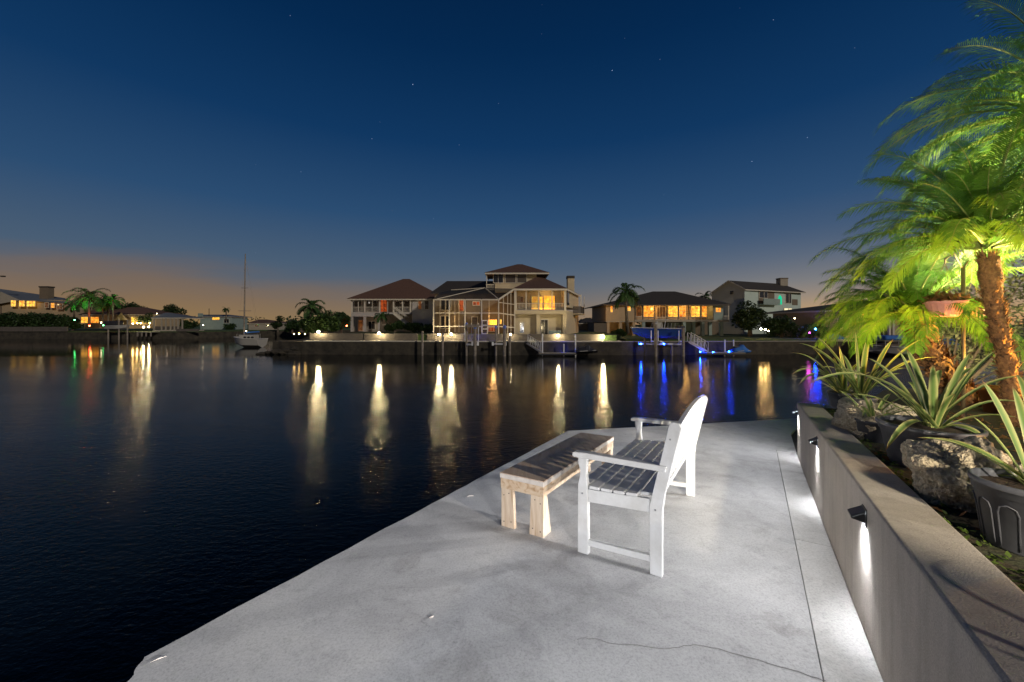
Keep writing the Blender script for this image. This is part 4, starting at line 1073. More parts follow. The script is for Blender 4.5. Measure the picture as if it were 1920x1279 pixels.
MB().hexa([(w0.x,w0.y,lw+.7),(w1.x,w1.y,lw+.7),(w1.x+nn.x*.04,w1.y+nn.y*.04,lw+.7),(w0.x+nn.x*.04,w0.y+nn.y*.04,lw+.7),(w0.x,w0.y,ze-.35),(w1.x,w1.y,ze-.35),(w1.x+nn.x*.04,w1.y+nn.y*.04,ze-.35),(w0.x+nn.x*.04,w0.y+nn.y*.04,ze-.35)]).build('side_window', M['glass'], h2)
# chimney
DC = 53.0
ch = rect(MB(), 1064.5, 1077, 522, 556, DC, 1.1).build('chimney', M['hcream'], h2)
rect(MB(), 1063.8, 1077.6, 517, 521.8, DC-.05, 1.2).build('chimney_cap', M['roofd'], ch)
# tower room
DT = 51.0
rect(MB(), 928, 1006, 512, 548, DT+.4, 5).build('tower_wall', M['hcream'], h2)
hip(h2, pxw(909,DT), pxw(1030,DT), DT-.6, DT+7, pzw(512,DT), pzw(495.5,DT+3), pxw(970,DT+3), pxw(979,DT+3), DT+3, M['roofb'])
window(h2, 924.5, 944, 513.5, 531, DT+.35, M['glass'], 2); window(h2, 947, 967.5, 513.5, 531, DT+.35, M['door'], 1); window(h2, 969, 988, 513.5, 531, DT+.35, M['door'], 1)
railing(h2, 911, 927, 533, 543, DT-.2, 8); post(h2, 912.5, 512.5, 544, DT-.2, .09)
# left main block behind the pool screen
DB = 53.0
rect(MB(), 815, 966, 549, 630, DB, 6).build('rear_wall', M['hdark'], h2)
MB().slab([P(806,549.5,DB-.3), P(967,549.5,DB-.3), P(967,527,DB+5), P(838,527,DB+5)], (0,0,-.12)).build('rear_roof', M['roofd'], h2)
window(h2, 915, 932, 599, 610, DB-.02, M['warm3'], 4, 2); window(h2, 915, 931, 613, 622, DB-.02, M['red'], 3, 1); window(h2, 937, 941, 599, 608, DB-.02, M['warm'], 1)
window(h2, 884, 896, 594, 612, DB-.02, M['door'], 1); window(h2, 886, 900, 565, 573, DB-.02, M['red'], 2); window(h2, 860, 870, 562, 584, DB-.02, M['red'], 1)
window(h2, 826, 842, 592, 616, DB-.02, M['glass'], 2); window(h2, 826, 846, 562, 582, DB-.02, M['glass'], 2)
point_light(h2, P(925, 592, DB-2), 130, (1,.55,.2)); point_light(h2, P(845, 600, DB-2), 80, (1,.62,.24)); point_light(h2, P(865, 570, DB-2), 34, (1,.6,.3))

# ---- screened pool enclosure in front of it
D = 45.0
en = thing('pool_enclosure', 'white framed screened pool enclosure with dark mesh roof', 'enclosure', P(875,627,D))
postx = [813, 842.5, 872, 903, 935]
for x in postx: post(en, x, 561.5, 627, D, .12, M['cage'])
for y, w in ((562, .15), (587, .09), (612, .09), (627, .10)):
    for a, b in zip(postx, postx[1:]):
        X0, X1 = pxw(a,D)+.061, pxw(b,D)-.061; MB().bx(X0, X1, D-w*.4, D+w*.4, pzw(y,D)-w/2, pzw(y,D)+w/2).build('rail', M['cage'], en)
# right return that climbs to the eave of the cream house
ret = [(935,561.5,45.0),(944,556,45.2),(952,550,45.4),(958,546,45.6),(965.2,541.5,45.8)]
for (x, y, d) in ret[1:]: post(en, x, y, 628, d, .08 if x < 965 else .15, M['cage'])
MB().bar(P(*ret[0]), P(*ret[-1]), .16, .18).build('sloping_beam', M['cage'], en)
MB().bar(P(935,587,45), P(965,591,45.8), .10).build('rail', M['cage'], en); MB().bar(P(935,567,45), P(965,571,45.8), .08).build('rail', M['cage'], en); MB().bar(P(935,612,45), P(965,614,45.8), .10).build('rail', M['cage'], en)
# rear uprights against the house
for x in (824.5, 835, 853, 860.5, 917): post(en, x, 563, 623, 51.6, .10, M['hbeige'], 'rear_post')
# mesh roof: mansard of dark screen with white beams
zt, zr_ = pzw(561.5,D), pzw(541,D+6.0)
A = [Vector((pxw(813,D),D,zt)), Vector((pxw(935,D),D,zt)), Vector((pxw(965,45.8),45.8,pzw(541.5,45.8))), P(909,540,D+4.0), P(846,544,D+4.0), P(824,549,D+5.0)]
MB().add(A, [(0,1,3,4),(1,2,3),(0,4,5)]).build('mesh_roof', M['screenroof'], en)
for a, b in ((A[0]+Vector((.4,.1,.05)), A[3]), (A[3], A[1]), (A[4], A[3])): MB().bar(a, b, .11, .12).build('roof_beam', M['cage'], en)
dr = MB().bx(pxw(904.5,D), pxw(914,D), D-.12, D-.09, pzw(626,D), pzw(600,D)).build('screen_door', M['screen'], en)
for y in (601, 610, 617, 626):
    MB().bx(pxw(904,D), pxw(914.5,D), D-.16, D-.121, pzw(y,D)-.06, pzw(y,D)+.06).build('door_bar', M['cage'], dr)
for x in (904.3, 914.3): MB().bx(pxw(x,D)-.06, pxw(x,D)+.06, D-.16, D-.121, pzw(625,D), pzw(602,D)).build('door_stile', M['cage'], dr)

# ---- raised house with orange lit windows
D = 58.0
h3 = thing('lit_house', 'raised house glowing orange inside under a low dark hip roof', 'house', P(1250,633,D))
hip(h3, pxw(1128,D), pxw(1368,D), D-.6, D+14, pzw(571,D), pzw(546.5,D+6), pxw(1224,D+6), pxw(1266,D+6), D+6, M['roofd'], M['door'], .16)
rect(MB(), 1136, 1189.5, 572.5, 602, D, 10).build('wall', M['htan'], h3)
rect(MB(), 1190, 1338, 572.5, 600, D+2.4, 6).build('porch_back_wall', M['htan'], h3)
rect(MB(), 1338.2, 1356, 572.5, 600, D+.3, 6).build('wall', M['hgreen'], h3)
rect(MB(), 1190, 1367, 600, 603.5, D-.05, 9).build('deck', M['hbeige'], h3)
rect(MB(), 1136, 1189.5, 602.2, 604, D+.02, 9).build('beam', M['hbeige'], h3)
for x in (1191, 1205, 1227, 1250, 1271.5, 1291, 1313, 1337.5): post(h3, x, 572.8, 599.8, D+.1, .10, M['door'])
railing(h3, 1191, 1337, 594, 599.5, D+.05, 40, M['hbeige'])
window(h3, 1144, 1149, 573.5, 586, D, M['warm2'], 1); window(h3, 1174, 1183, 570.5+3, 584, D, M['warm'], 2)
for (a, b, r) in ((1206,1226,'warm2'),(1252,1271,'warm'),(1273,1286,'warm2'),(1295,1313,'warm'),(1315,1335,'warm2')):
    window(h3, a, b, 573.5, 595, D+2.38, M[r], 2, 4)
window(h3, 1192, 1203, 575, 594, D+2.38, M['dim'], 1); window(h3, 1231, 1248, 575, 596, D+2.38, M['dim'], 3); window(h3, 1341, 1352, 576.5, 586, D+.28, M['warm2'], 2)
railing(h3, 1356.5, 1367, 592, 599.8, D+.2, 5); post(h3, 1366, 573, 599.8, D+.2, .1)
for x in (1140, 1163, 1188, 1206, 1282, 1300, 1317, 1331, 1352): post(h3, x, 604.2 if x < 1190 else 603.7, 635, D+.3 if x not in (1300,1331) else D+4, .46 if x > 1190 else .4, M['hgreen'] if x > 1200 else M['htan'], 'pillar')
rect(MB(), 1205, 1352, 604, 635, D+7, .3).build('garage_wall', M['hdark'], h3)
rect(MB(), 1250, 1282, 605, 633, D+5.0, .2).build('garage_panel', M['hgreen'], h3); rect(MB(), 1287, 1298, 605, 634, D+5.0, .2).build('garage_panel', M['hgreen'], h3)
rect(MB(), 1138, 1188, 604, 635, D+6, .3).build('garage_wall', M['htan'], h3)
point_light(h3, P(1232, 578, D+1.2), 110, (1,.50,.12)); point_light(h3, P(1285, 578, D+1.2), 110, (1,.52,.14)); point_light(h3, P(1325, 580, D+1.2), 16, (1,.52,.16))
point_light(h3, P(1152, 612, D+2), 80, (1,.5,.12)); point_light(h3, P(1128, 585, D-2.5), 110, (1,.50,.12)); point_light(h3, P(1325, 612, D+2), 7, (.7,.85,1))

# ---- green gabled house
h4 = thing('gabled_house', 'tall pale green gabled house with chimney and a mint lit arched window', 'house', P(1400,615,68))
a, b, c = P(1396,541.5,68), P(1334.5,549,72), P(1501.5,547.5,76)
ap = P(1365.5,527.5,70); rr = P(1466,532.5,78.5)
zg4 = -2.0
def vd(p, z=zg4): return Vector((p.x, p.y, z))
MB().add([b, a, ap, vd(b), vd(a)], [(3,4,1,2,0)]).build('gable_wall', M['hgable'], h4)
MB().add([a, c, vd(a), vd(c)], [(2,3,1,0)]).build('front_wall', M['hmint'], h4)
back = c+Vector((-3.5,8,0)); MB().add([c, back, vd(c), vd(back)], [(2,3,1,0)]).build('side_wall', M['hmint'], h4)
ov = Vector((.0,-.25,-.10))
r4 = MB().add([a+Vector((-.2,-.5,-.1)), c+Vector((.7,-.5,-.12)), rr, ap+Vector((-.25,-.4,.12)), b+Vector((-.4,-.1,-.12)), b+Vector((8,9,0)), c+Vector((-2,9,0))], [(0,1,2,3),(3,2,5,4),(1,6,2),(6,5,2)]).build('roof', M['roofd'], h4)
MB().bar(b+Vector((-.4,-.15,-.16)), ap+Vector((-.25,-.45,.04)), .08, .2).build('bargeboard', M['trim'], r4); MB().bar(ap+Vector((-.22,-.45,.04)), a+Vector((-.2,-.55,-.16)), .08, .2).build('bargeboard', M['trim'], r4); MB().bar(a+Vector((-.15,-.5,-.22)), c+Vector((.6,-.5,-.22)), .08, .16).build('gutter', M['trim'], r4)
ch = MB().bx(pxw(1463.5,77), pxw(1477.5,77), 77, 78.3, pzw(536,77), pzw(523,77)).build('chimney', M['hbeige'], h4); MB().bx(pxw(1463,77), pxw(1478,77), 76.95, 78.35, pzw(522.9,77), pzw(521,77)).build('chimney_cap', M['hdark'], ch)
fd = nrm(Vector((c.x-a.x, c.y-a.y, 0))); fn = Vector((fd.y, -fd.x, 0))
def on_front(x, y):                                    # pixel on the front wall plane
    ray = P(x, y, 1.0); t = (Vector((a.x,a.y,0)).dot(fn))/(Vector((ray.x,ray.y,0)).dot(fn)); return ray*t
def front_panel(x0, x1, y0, y1, m, name, proud, th=.05):
    q = [on_front(x0,y1), on_front(x1,y1), on_front(x1,y0), on_front(x0,y0)]
    z0, z1 = q[0].z, q[3].z
    q = [Vector((q[0].x,q[0].y,z0)), Vector((q[1].x,q[1].y,z0)), Vector((q[1].x,q[1].y,z1)), Vector((q[0].x,q[0].y,z1))]
    return MB().slab([p+fn*proud for p in q], fn*th).build(name, m, h4)
for (x0,x1,y0,y1,m) in ((1424,1438,547,558,'glass'),(1473,1482.5,551,568,'glass'),(1470,1483.5,578.5,593,'pale')):
    front_panel(x0-1,x1+1,y0-1,y1+1,M['trim'],'window_frame',.01); front_panel(x0,x1,y0,y1,M[m],'window',.065); front_panel((x0+x1)/2-.3,(x0+x1)/2+.3,y0,y1,M['trim'],'mullion',.12)
front_panel(1422, 1452, 546, 569, M['hdark'], 'recess', .008, .002); front_panel(1421.5, 1452.5, 560, 570, M['hgreen'], 'balcony_front', .9, .1); front_panel(1421.5, 1452.5, 570.2, 571.5, M['hgreen'], 'balcony_floor', .012, 1.0)  # recess is a flat panel, its shade put into the dark colour
pts = [on_front(1458.8,571), on_front(1465.4,571), on_front(1465.4,559), on_front(1464.2,556), on_front(1462.1,553.5), on_front(1460,556), on_front(1458.8,559)]
MB().slab([p+fn*.02 for p in pts], fn*.05).build('arched_window', M['mint'], h4)
front_panel(1485, 1495, 561, 572, M['hdark'], 'lattice', .01)
wg = nrm(Vector((a.x-b.x, a.y-b.y, 0)))
for x in (1371, 1376):
    p = P(x, 549, 69.7); MB().bx(p.x-.22, p.x+.22, p.y-.35, p.y-.02, p.z-.28, p.z+.28).build('gable_window', M['glass'], h4)
point_light(h4, P(1470, 600, 70), 18, (1,.85,.5))

# ---- house behind the near palms, right
D = 50.0
h5 = thing('bungalow', 'tan hip-roofed bungalow half hidden behind the near palm fronds', 'house', P(1650,640,D))
hip(h5, pxw(1541,D), pxw(1790,D), D-.5, D+12, pzw(582,D), pzw(556,D+6), pxw(1680,D+6), pxw(1720,D+6), D+6, M['roofd'])
rect(MB(), 1547, 1780, 583.5, 640, D, 10).build('wall', M['htan'], h5)
window(h5, 1613, 1621, 583.8, 596, D, M['warm'], 2, 2); window(h5, 1640, 1664, 600, 636, D, M['glass'], 3); window(h5, 1690, 1720, 600, 636, D, M['glass'], 3); window(h5, 1570, 1590, 596, 616, D, M['glass'], 2)
for x in (1667, 1674): post(h5, x, 584, 640, D-1.2, .22)
MB().bar(P(1490,588,60), P(1541,590,50), .12).build('carport_beam', M['roofd'], h5)
point_light(h5, P(1605, 600, D-2.5), 16, (1,.8,.4))

# ---- roofs far behind, between the houses
def far_house(x0, x1, ye, yr, yb, D, label, wm, rm, wins=(), rx=None):
    root = thing('distant_house', label, 'house', P((x0+x1)/2, yb, D), 'distant houses')
    hip(root, pxw(x0,D), pxw(x1,D), D-.4, D+9, pzw(ye,D), pzw(yr,D+4.5), pxw(rx[0] if rx else x0*.62+x1*.38,D+4.5), pxw(rx[1] if rx else x0*.38+x1*.62,D+4.5), D+4.5, rm, M['trim'], .15)
    rect(MB(), x0+(x1-x0)*.05, x1-(x1-x0)*.05, ye+.3, yb, D, 7).build('wall', wm, root)
    for (a, b, c_, d_, m) in wins: window(root, a, b, c_, d_, D, M[m], 2, 1)
    return root
far_house(1084, 1122, 606, 596, 628, 92, 'dark roofed house in the gap left of the orange lit house', M['hdark'], M['roofd'])
far_house(1112, 1150, 603, 594, 628, 84, 'second dark roofed house in the gap, touching the orange lit house', M['hdark'], M['roofb'])
far_house(463, 522, 606, 599, 622, 112, 'low dark roofed house right of the sailboat mast', M['hbeige'], M['roofb'], ((478,486,608,613,'glass'),(498,505,608,613,'glass')))
far_house(536, 562, 607, 600, 624, 100, 'small dark house behind the bushes at the tip of land', M['hdark'], M['roofd'])
fh = far_house(372, 438, 594, 590, 622, 118, 'flat teal and white house with one amber window', M['hgreen'], M['roofg'], ((398,412,595,600,'warm'),(420,430,598,606,'glass')), (380,430))
MB().bx(pxw(371,117), pxw(376,117), 117, 118, pzw(594,117), pzw(587.5,117)).build('chimney', M['hgreen'], fh); MB().bar(P(392,594,119), P(392,578.5,119), .12).build('antenna', M['roofd'], fh)

# ---- far left bank
DL = 86.0
struct(MB().prism([(-140, DL+2), (-100, DL), (-76, DL), (-72, 92), (-60, 118), (-20, 122), (-20, 175), (-320, 175), (-320, 86)], WATER-.5, -1.95).build('left_shore', M['seawall']))
struct(MB().prism([(-138, DL+3), (-77, DL+1), (-73, 93), (-61, 119.5), (-20, 124), (-20, 170), (-300, 170), (-300, 90)], -1.949, -1.80).build('left_lawn', M['lawn']))
for (x0, x1, lb) in ((-10, 60, 'pale low wall below the dark hedge at the far left'), (61, 126, 'grey low wall right of the hedge on the far left bank'), (330, 372, 'white low wall past the gazebo on the far left bank')):
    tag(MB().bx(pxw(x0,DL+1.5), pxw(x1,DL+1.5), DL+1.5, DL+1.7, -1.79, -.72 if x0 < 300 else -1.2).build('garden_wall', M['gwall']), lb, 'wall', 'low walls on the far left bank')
D = 100.0
h6 = thing('shore_house', 'long house with dark grey roof and yellow windows at the far left', 'house', P(50,605,D))
MB().slab([P(-60,560,D-.6), P(36,562,D-.6), P(128,567,D-.6), P(122,559,D+5), P(60,550,D+5), P(-40,536,D+5)], (0,0,-.2)).build('roof', M['roofg'], h6)
rect(MB(), -40, 126, 562.5, 606, D, 8).build('wall', M['htan'], h6)
MB().slab([P(-30,575,D-1.0), P(36,563,D-1.0), P(0,547,D-1.0), P(-40,540,D-1.0)], (0,.3,0)).build('gable', M['hbeige'], h6)
for (x0,x1,y0,y1,m,nx) in ((20.5,30.5,563,575,'warm',2),(36,47,563.5,575,'warm',2),(50,67,564,575,'warm',3),(84,92,567,577,'dim',1),(95.5,103,568,577.5,'warm2',1),(107,118,569,580,'dim',2)): window(h6, x0, x1, y0, y1, D-1.02, M[m], nx, 2)
ch = MB().bx(pxw(65,D), pxw(81,D), D+1, D+2.4, pzw(560,D), pzw(538.5,D)).build('chimney', M['hdark'], h6); MB().bx(pxw(64,D), pxw(82,D), D+.9, D+2.5, pzw(538.4,D), pzw(536,D)).build('chimney_cap', M['roofd'], ch)
point_light(h6, P(75, 570, D-3), 22, (1,.75,.35))
sl = thing('street_lamp', 'dark street lamp arm poking in at the left edge above the house', 'street lamp', P(-16,600,95))
MB().tube([P(-16,610,95), P(-16,520,95), P(-10,517,95), P(4,518,95)], .12, 8).build('pole', M['roofd'], sl); MB().bx(pxw(3,95), pxw(9,95), 94.8, 95.2, pzw(519.5,95), pzw(517,95)).build('lamp_head', M['roofd'], sl)
# lamplit yard house and gazebo
D = 98.0
h7 = far_house(150, 300, 590, 576, 616, D, 'brown roofed house with lamplit yard behind the palms on the left bank', M['htan'], M['roofb'], ((152,166,594,606,'warm'),(170,186,594,606,'warm2'),(246,260,594,608,'warm'),(264,280,594,608,'warm')), (190,270))
MB().add([P(215,600,D-2), P(239,600,D-2), P(227,586,D-2), P(215,600,D), P(239,600,D), P(227,586,D)], [(0,1,2),(5,4,3),(0,2,5,3),(2,1,4,5)]).build('porch_gable', M['hcream'], h7)
point_light(h7, P(227,596,D-4), 60, (1,.72,.2)); point_light(h7, P(268,598,D-5), 90, (1,.72,.25)); point_light(h7, P(170,600,D-3), 40, (1,.5,.15))
D = 89.0
gz = thing('gazebo', 'open gazebo with pale grey hip roof and white posts on the left bank', 'gazebo', P(315,620,D))
hip(gz, pxw(285,D), pxw(345,D), D-.3, D+6, pzw(595.5,D), pzw(586.5,D+2.8), pxw(310,D+2.8), pxw(318,D+2.8), D+2.8, M['roofg'])
for x in (289, 303, 311, 320, 327, 334, 342): post(gz, x, 596.5, 620, D, .22, M['hbeige'])
rect(MB(), 288, 343, 612, 618, D+.3, .12).build('half_wall', M['gwall'], gz); rect(MB(), 286, 344, 619.2, 621, D-.3, 6).build('deck', M['dock'], gz)
point_light(gz, P(312, 598, D+2), 16, (1,.75,.55))
for (x, y, r, lb, m) in ((249,607,.11,'yard lamp beside the boat on the left bank','amberbulb'),(257,606,.11,'amber yard lamp, second from the boat','amberbulb'),(264,606,.10,'amber yard lamp in the middle of the lamplit yard','amberbulb'),
                         (269,613.5,.10,'low white lamp above the little dock','warmbulb'),(279,613,.10,'low white lamp right of the little dock','warmbulb'),(281,606,.10,'amber yard lamp nearest the gazebo','amberbulb'),
                         (190,605,.13,'low lamp at the feet of the green lit palms','smallbulb'),(294,588,.08,'tiny white lamp at the gazebo eave','smallbulb'),(381,609.5,.12,'white lamp before the teal house','smallbulb')):
    flood(x, y, 90.0 if x < 350 else 116, r, M[m], lb, 'yard lamp', 'lamps on the left bank')

# ---- vegetation of the far shores
def far_palm(x, yb, yt, D, fl, label, seed, m='farfrond', nfr=15, lean=0.0, group='palms across the water'):
    r_ = random.Random(seed); b = P(x, yb, D); t = P(x+lean, yt, D)
    root = thing('palm_tree', label, 'palm tree', b, group)
    MB().tube([b-Vector((0,0,.2)), b.lerp(t,.5)+Vector((lean*.01,0,0)), t], [.24,.18,.15], 8).build('trunk', M['bark'], root, smooth=True)
    for k in range(nfr):
        a = 2.4*k+r_.uniform(-.3,.3); el = -.35+1.55*(k+.5)/nfr
        d = Vector((math.cos(a)*math.cos(el), math.sin(a)*math.cos(el), math.sin(el))); ml = MB()
        frond_mesh(ml, ml, t, d, fl*r_.uniform(.8,1.1), r_.uniform(1.8,2.6), 22, fl*.30, .12, r_, .7, 8)
        ml.build('frond', M[m], root)
far_palm(1177, 622, 548, 50, 2.6, 'tall palm in front of the left end of the orange lit house', 41, nfr=17, lean=-4)
far_palm(580, 622, 575, 50, 2.2, 'palm rising from the bushes at the tip of land', 42, nfr=16, lean=4)
far_palm(1322, 600, 556, 86, 2.6, 'dark palm behind the green gabled house', 43, nfr=11)
far_palm(424, 600, 580, 118, 1.3, 'small fan palm silhouette above the teal house', 44, nfr=13)
far_palm(167, 612, 557, 88, 4.4, 'largest palm on the left bank, red lit trunk', 45, nfr=26)
far_palm(193, 612, 565, 90, 2.6, 'green lit palm right of the red trunked palm', 46)
far_palm(203, 612, 570, 92, 2.2, 'thin palm with reddish trunk between two green lit palms', 47, nfr=12)
far_palm(212, 612, 562, 90, 2.8, 'green lit palm next to the big tree on the left bank', 48)
far_palm(139, 606, 572, 94, 2.4, 'bluish green lit palm beside the long house', 49, nfr=13)
far_palm(715, 622, 592, 55, 1.3, 'short palm under the porch stair of the brown roofed house', 50, nfr=12)
for (x, y, m, lb) in ((167,611,'redbulb','red uplight at the foot of the largest left palm'),(193,610,'greenbulb','green uplight at the foot of the second left palm'),(203,610,'redbulb','red uplight at the foot of the thin left palm'),(212,609,'greenbulb','green uplight by the big tree'),(139,600,'greenbulb','green uplight beside the long house')):
    up = flood(x+.8, y, 87.2, .10, M[m], lb, 'uplight', 'coloured uplights under the left palms')
    ld = bpy.data.lights.new('light_source', 'SPOT'); ld.energy = 2600 if m == 'greenbulb' else 1100; ld.color = (.18,1,.2) if m == 'greenbulb' else (1,.12,.03); ld.spot_size = R(75); ld.spot_blend = .6; ld.shadow_soft_size = .1
    lo = bpy.data.objects.new('light_source', ld); COL.objects.link(lo); lo.parent = up; lo.location = P(x+.8, y-1.5, 86.9)-WP[up.name]; lo.rotation_euler = Vector((0,.22,1)).to_track_quat('-Z','Y').to_euler()
def far_tree(x, yb, yt, D, w, label, seed, m='treeleaf', n=420, cat='tree', size=.5, group='trees across the water', nb=9):
    r_ = random.Random(seed); b = P(x, yb, D); hh = (yb-yt)/FPX*D; ww = w/FPX*D/2
    root = thing('broadleaf_tree' if cat == 'tree' else 'bush', label, cat, b, group); mb = MB()
    blobs = []
    for k in range(nb):
        a = r_.uniform(0,6.28); q = math.sqrt(r_.random())*.62
        c = b+Vector((math.cos(a)*ww*q, math.sin(a)*ww*q, hh*(r_.uniform(.35,.85) if cat == 'tree' else r_.uniform(.22,.75))*(1-.35*q)))
        s = r_.uniform(.30,.48); rad = (ww*s, ww*s, min(hh*.30, ww*s*.85)); blobs.append(c); blob_leaves(mb, c, rad, n//3, size, r_, .4, .6)
    stuff(mb.build('crown', M[m], root))
    mt = MB(); mt.tube([b-Vector((0,0,.2)), b+Vector((0,0,hh*.4))], [ww*.09+.05, ww*.06+.04], 7)
    for c in blobs[:5]: mt.tube([b+Vector((0,0,hh*.38)), c], [ww*.05+.02, .03], 5)
    mt.build('trunk', M['bark'], root)
far_tree(1406, 628, 562, 54, 78, 'dark spreading tree before the green gabled house', 60, n=900, size=.42, nb=14)
far_tree(1466, 632, 590, 52, 70, 'dark bush below the pale lit window', 61, 'hedge', 800, 'bush', .35, 'bushes across the water', 12)
far_tree(1505, 634, 606, 50, 44, 'bush with magenta glow beside the bungalow', 62, 'hedge', 500, 'bush', .3, 'bushes across the water')
far_tree(1527, 634, 603, 50, 44, 'magenta lit shrub next to the bungalow wall', 63, 'hedge', 500, 'bush', .3, 'bushes across the water')
far_tree(610, 623, 578, 49, 70, 'leafy bush mass right of the palm at the tip of land', 64, 'hedge', 900, 'bush', .35, 'bushes across the water', 13)
far_tree(583, 622, 590, 48.5, 50, 'leafy bush under the palm at the tip of land', 65, 'hedge', 700, 'bush', .32, 'bushes across the water', 10)
far_tree(640, 624, 580, 60, 40, 'dark tree left of the brown roofed house', 66, n=500)
far_tree(740, 625, 596, 56, 40, 'round hedge left of the stair foot', 67, 'hedge', 600, 'bush', .3, 'bushes across the water')
far_tree(775, 625, 600, 56, 50, 'round hedge below the two dark windows', 68, 'hedge', 700, 'bush', .3, 'bushes across the water')
far_tree(800, 625, 602, 55, 36, 'round hedge against the pool enclosure', 69, 'hedge', 500, 'bush', .3, 'bushes across the water')
far_tree(245, 608, 560, 104, 60, 'large tree behind the lamplit yard', 70, n=800, size=.6, nb=12)
far_tree(320, 612, 569, 106, 52, 'dome shaped dark tree behind the gazebo', 71, n=800, size=.6, nb=12)
far_tree(269, 612, 581, 91, 34, 'small yellow lit tree over the lamps', 72, n=420, size=.4)
far_tree(355, 620, 598, 104, 34, 'dark bush between gazebo and teal house', 73, 'hedge', 420, 'bush', .5, 'bushes across the water')
far_tree(432, 622, 600, 116, 26, 'dark bush right of the teal house', 74, 'hedge', 320, 'bush', .5, 'bushes across the water')
far_tree(521, 622, 588, 104, 30, 'round dark tree near the low dark roof', 75, n=420, size=.5)
far_tree(548, 624, 597, 98, 32, 'dark bush at the water behind the rock spit', 76, 'hedge', 420, 'bush', .5, 'bushes across the water')
for k, (x, w, yt, lb) in enumerate(((14, 44, 577, 'dark hedge clump at the left edge'), (48, 48, 574, 'dark hedge clump under the two yellow windows'), (82, 46, 577, 'dark hedge clump below the chimney'), (112, 40, 584, 'dark hedge clump at the right end of the long house'), (136, 36, 588, 'low dark bush left of the red trunked palm'))):
    far_tree(x, 618, yt, 90+k*.4, w, lb, 80+k, 'hedge', 800, 'bush', .45, 'hedge clumps on the left bank', 12)
far_tree(1160, 631, 614, 49, 34, 'grassy mound bush below the tall palm', 90, 'hedge', 420, 'bush', .25, 'bushes across the water')
far_tree(1292, 634, 618, 47, 22, 'potted tree beside the boat lift', 91, 'hedge', 320, 'bush', .25, 'bushes across the water')
far_tree(1566, 640, 612, 47, 40, 'dark shrub before the bungalow', 92, 'hedge', 420, 'bush', .3, 'bushes across the water')
# far wood closing the view
mb = MB(); r_ = random.Random(99)
for k in range(150):
    x = -330+k*4.6+r_.uniform(-2,2); D_ = 165+r_.uniform(-8,8); s = r_.uniform(1.8,3.4)
    blob_leaves(mb, (x, D_, -2+s*.7), (s*1.6, s*1.3, s), 60, 1.3, r_, .4, .7)
stuff(mb.build('distant_wood', M['treeleaf']))
struct(MB().prism([(-900,172),(900,172),(900,700),(-900,700)], WATER-.5, -1.9).build('distant_land', M['lawn']))
# magenta glow by the bungalow, lamp cluster by the steps, red lamp
rt = thing('party_lamp', 'magenta lamp glowing among the shrubs by the bungalow', 'lamp', P(1518,626,48.6)); MB().ico(P(1518,624,48.6), .09, 1).build('bulb', M['pinkbulb'], rt)
point_light(rt, P(1516,616,47.8), 26, (1,.12,.8))
flood(1529, 617, 48.2, .09, M['bluebulb'], 'blue lamp right of the magenta shrubs', 'lamp', None)
for (x, y, lb) in ((1427,617,'left of two amber lamps by the dark tree'),(1435,618,'right of two amber lamps by the dark tree'),(1441,621,'small amber lamp just right of the pair by the dark tree')): flood(x, y, 47, .11 if x < 1440 else .06, M['amberbulb'], lb, 'lamp', 'amber lamps by the dark tree')
flood(1490, 597, 49, .07, M['smallbulb'], 'tiny white lamp below the pale lit window', 'lamp', None)
flood(650, 611, 58, .07, M['redbulb'], 'small red lamp left of the brown roofed house', 'lamp', None)
for (x, lb) in ((551,'first'),(561,'second'),(572,'third')): flood(x, 626, 45.5, .045, M['amberbulb'], lb+' small amber lamp left of the leftmost floodlight', 'lamp', 'small amber lamps at the tip of land')

# ================================================================== DOCKS AND BOATS
def pile(x, yt, D, label, r=.13, cap=True, white=False):
    top = P(x, yt, D); root = thing('dock_pile', label, 'pile', (top.x, D, WATER-.3), 'dock piles')
    MB().tube([(top.x, D, WATER-.4), (top.x, D, top.z)], r, 10).build('shaft', M['pvc'] if white else M['pile'], root, smooth=False)
    if cap: MB().lathe((top.x, D, top.z+.002), [(r*1.12,-.28),(r*1.12,.0),(r*.2,.10)], 10, capt=True).build('cap', M['pilecap'] if not white else M['pvc'], root)
for (x, yt, D, lb) in ((792,621,41.3,'dock pile standing alone left of the screened pool'),(830,624,41.2,'thin dock pile before the pair of floodlights'),(874.6,606,41.2,'leftmost blue-capped pile of the boat lift before the pool'),(890.6,612,40.6,'second blue-capped pile of the lift, under the blue lamp'),
                       (930,611,41.2,'third blue-capped pile of the lift before the pool'),(946,611,40.6,'fourth blue-capped pile of the lift before the pool'),(956,628,41.6,'short pile right of the lift before the pool'),
                       (1209,636,41.2,'short pile left of the raised navy boat'),(1229.5,608,40.2,'front left pile of the navy boat lift'),(1281,615,40.4,'front right pile of the navy boat lift'),(1260,648,41.2,'short pile under the navy boat')):
    pile(x, yt, D, lb, .16 if x in (890.6,946,1229.5,1281) else .12, x in (874.6,890.6,930,946))
for (x, yt, D, lb) in ((1017,626,41.0,'white mooring post at the foot of the gangway'),(1057,645,41.0,'short white mooring post at the middle of the floating dock'),(1079,627,41.0,'tall white mooring post beside the jet ski'),(1359,637,41.2,'white mooring post left of the covered watercraft'),(1375.5,637,41.4,'white mooring post right of the first by the covered watercraft')):
    pile(x, yt, D, lb, .07, False, True)
bl = thing('boat_lift', 'empty boat lift of white pipes and cross beams before the pool', 'boat lift', P(910,650,41))
for y0, D_ in ((611,41.2),(611,40.6)): MB().bar(P(874,y0,D_-.2), P(898,y0,D_-.2), .16, .3).build('top_beam', M['pile'], bl)
for x in (872, 884, 897): MB().bar(P(x,606,40.9), P(x,640,40.9), .07).build('guide_pipe', M['pvc'], bl)
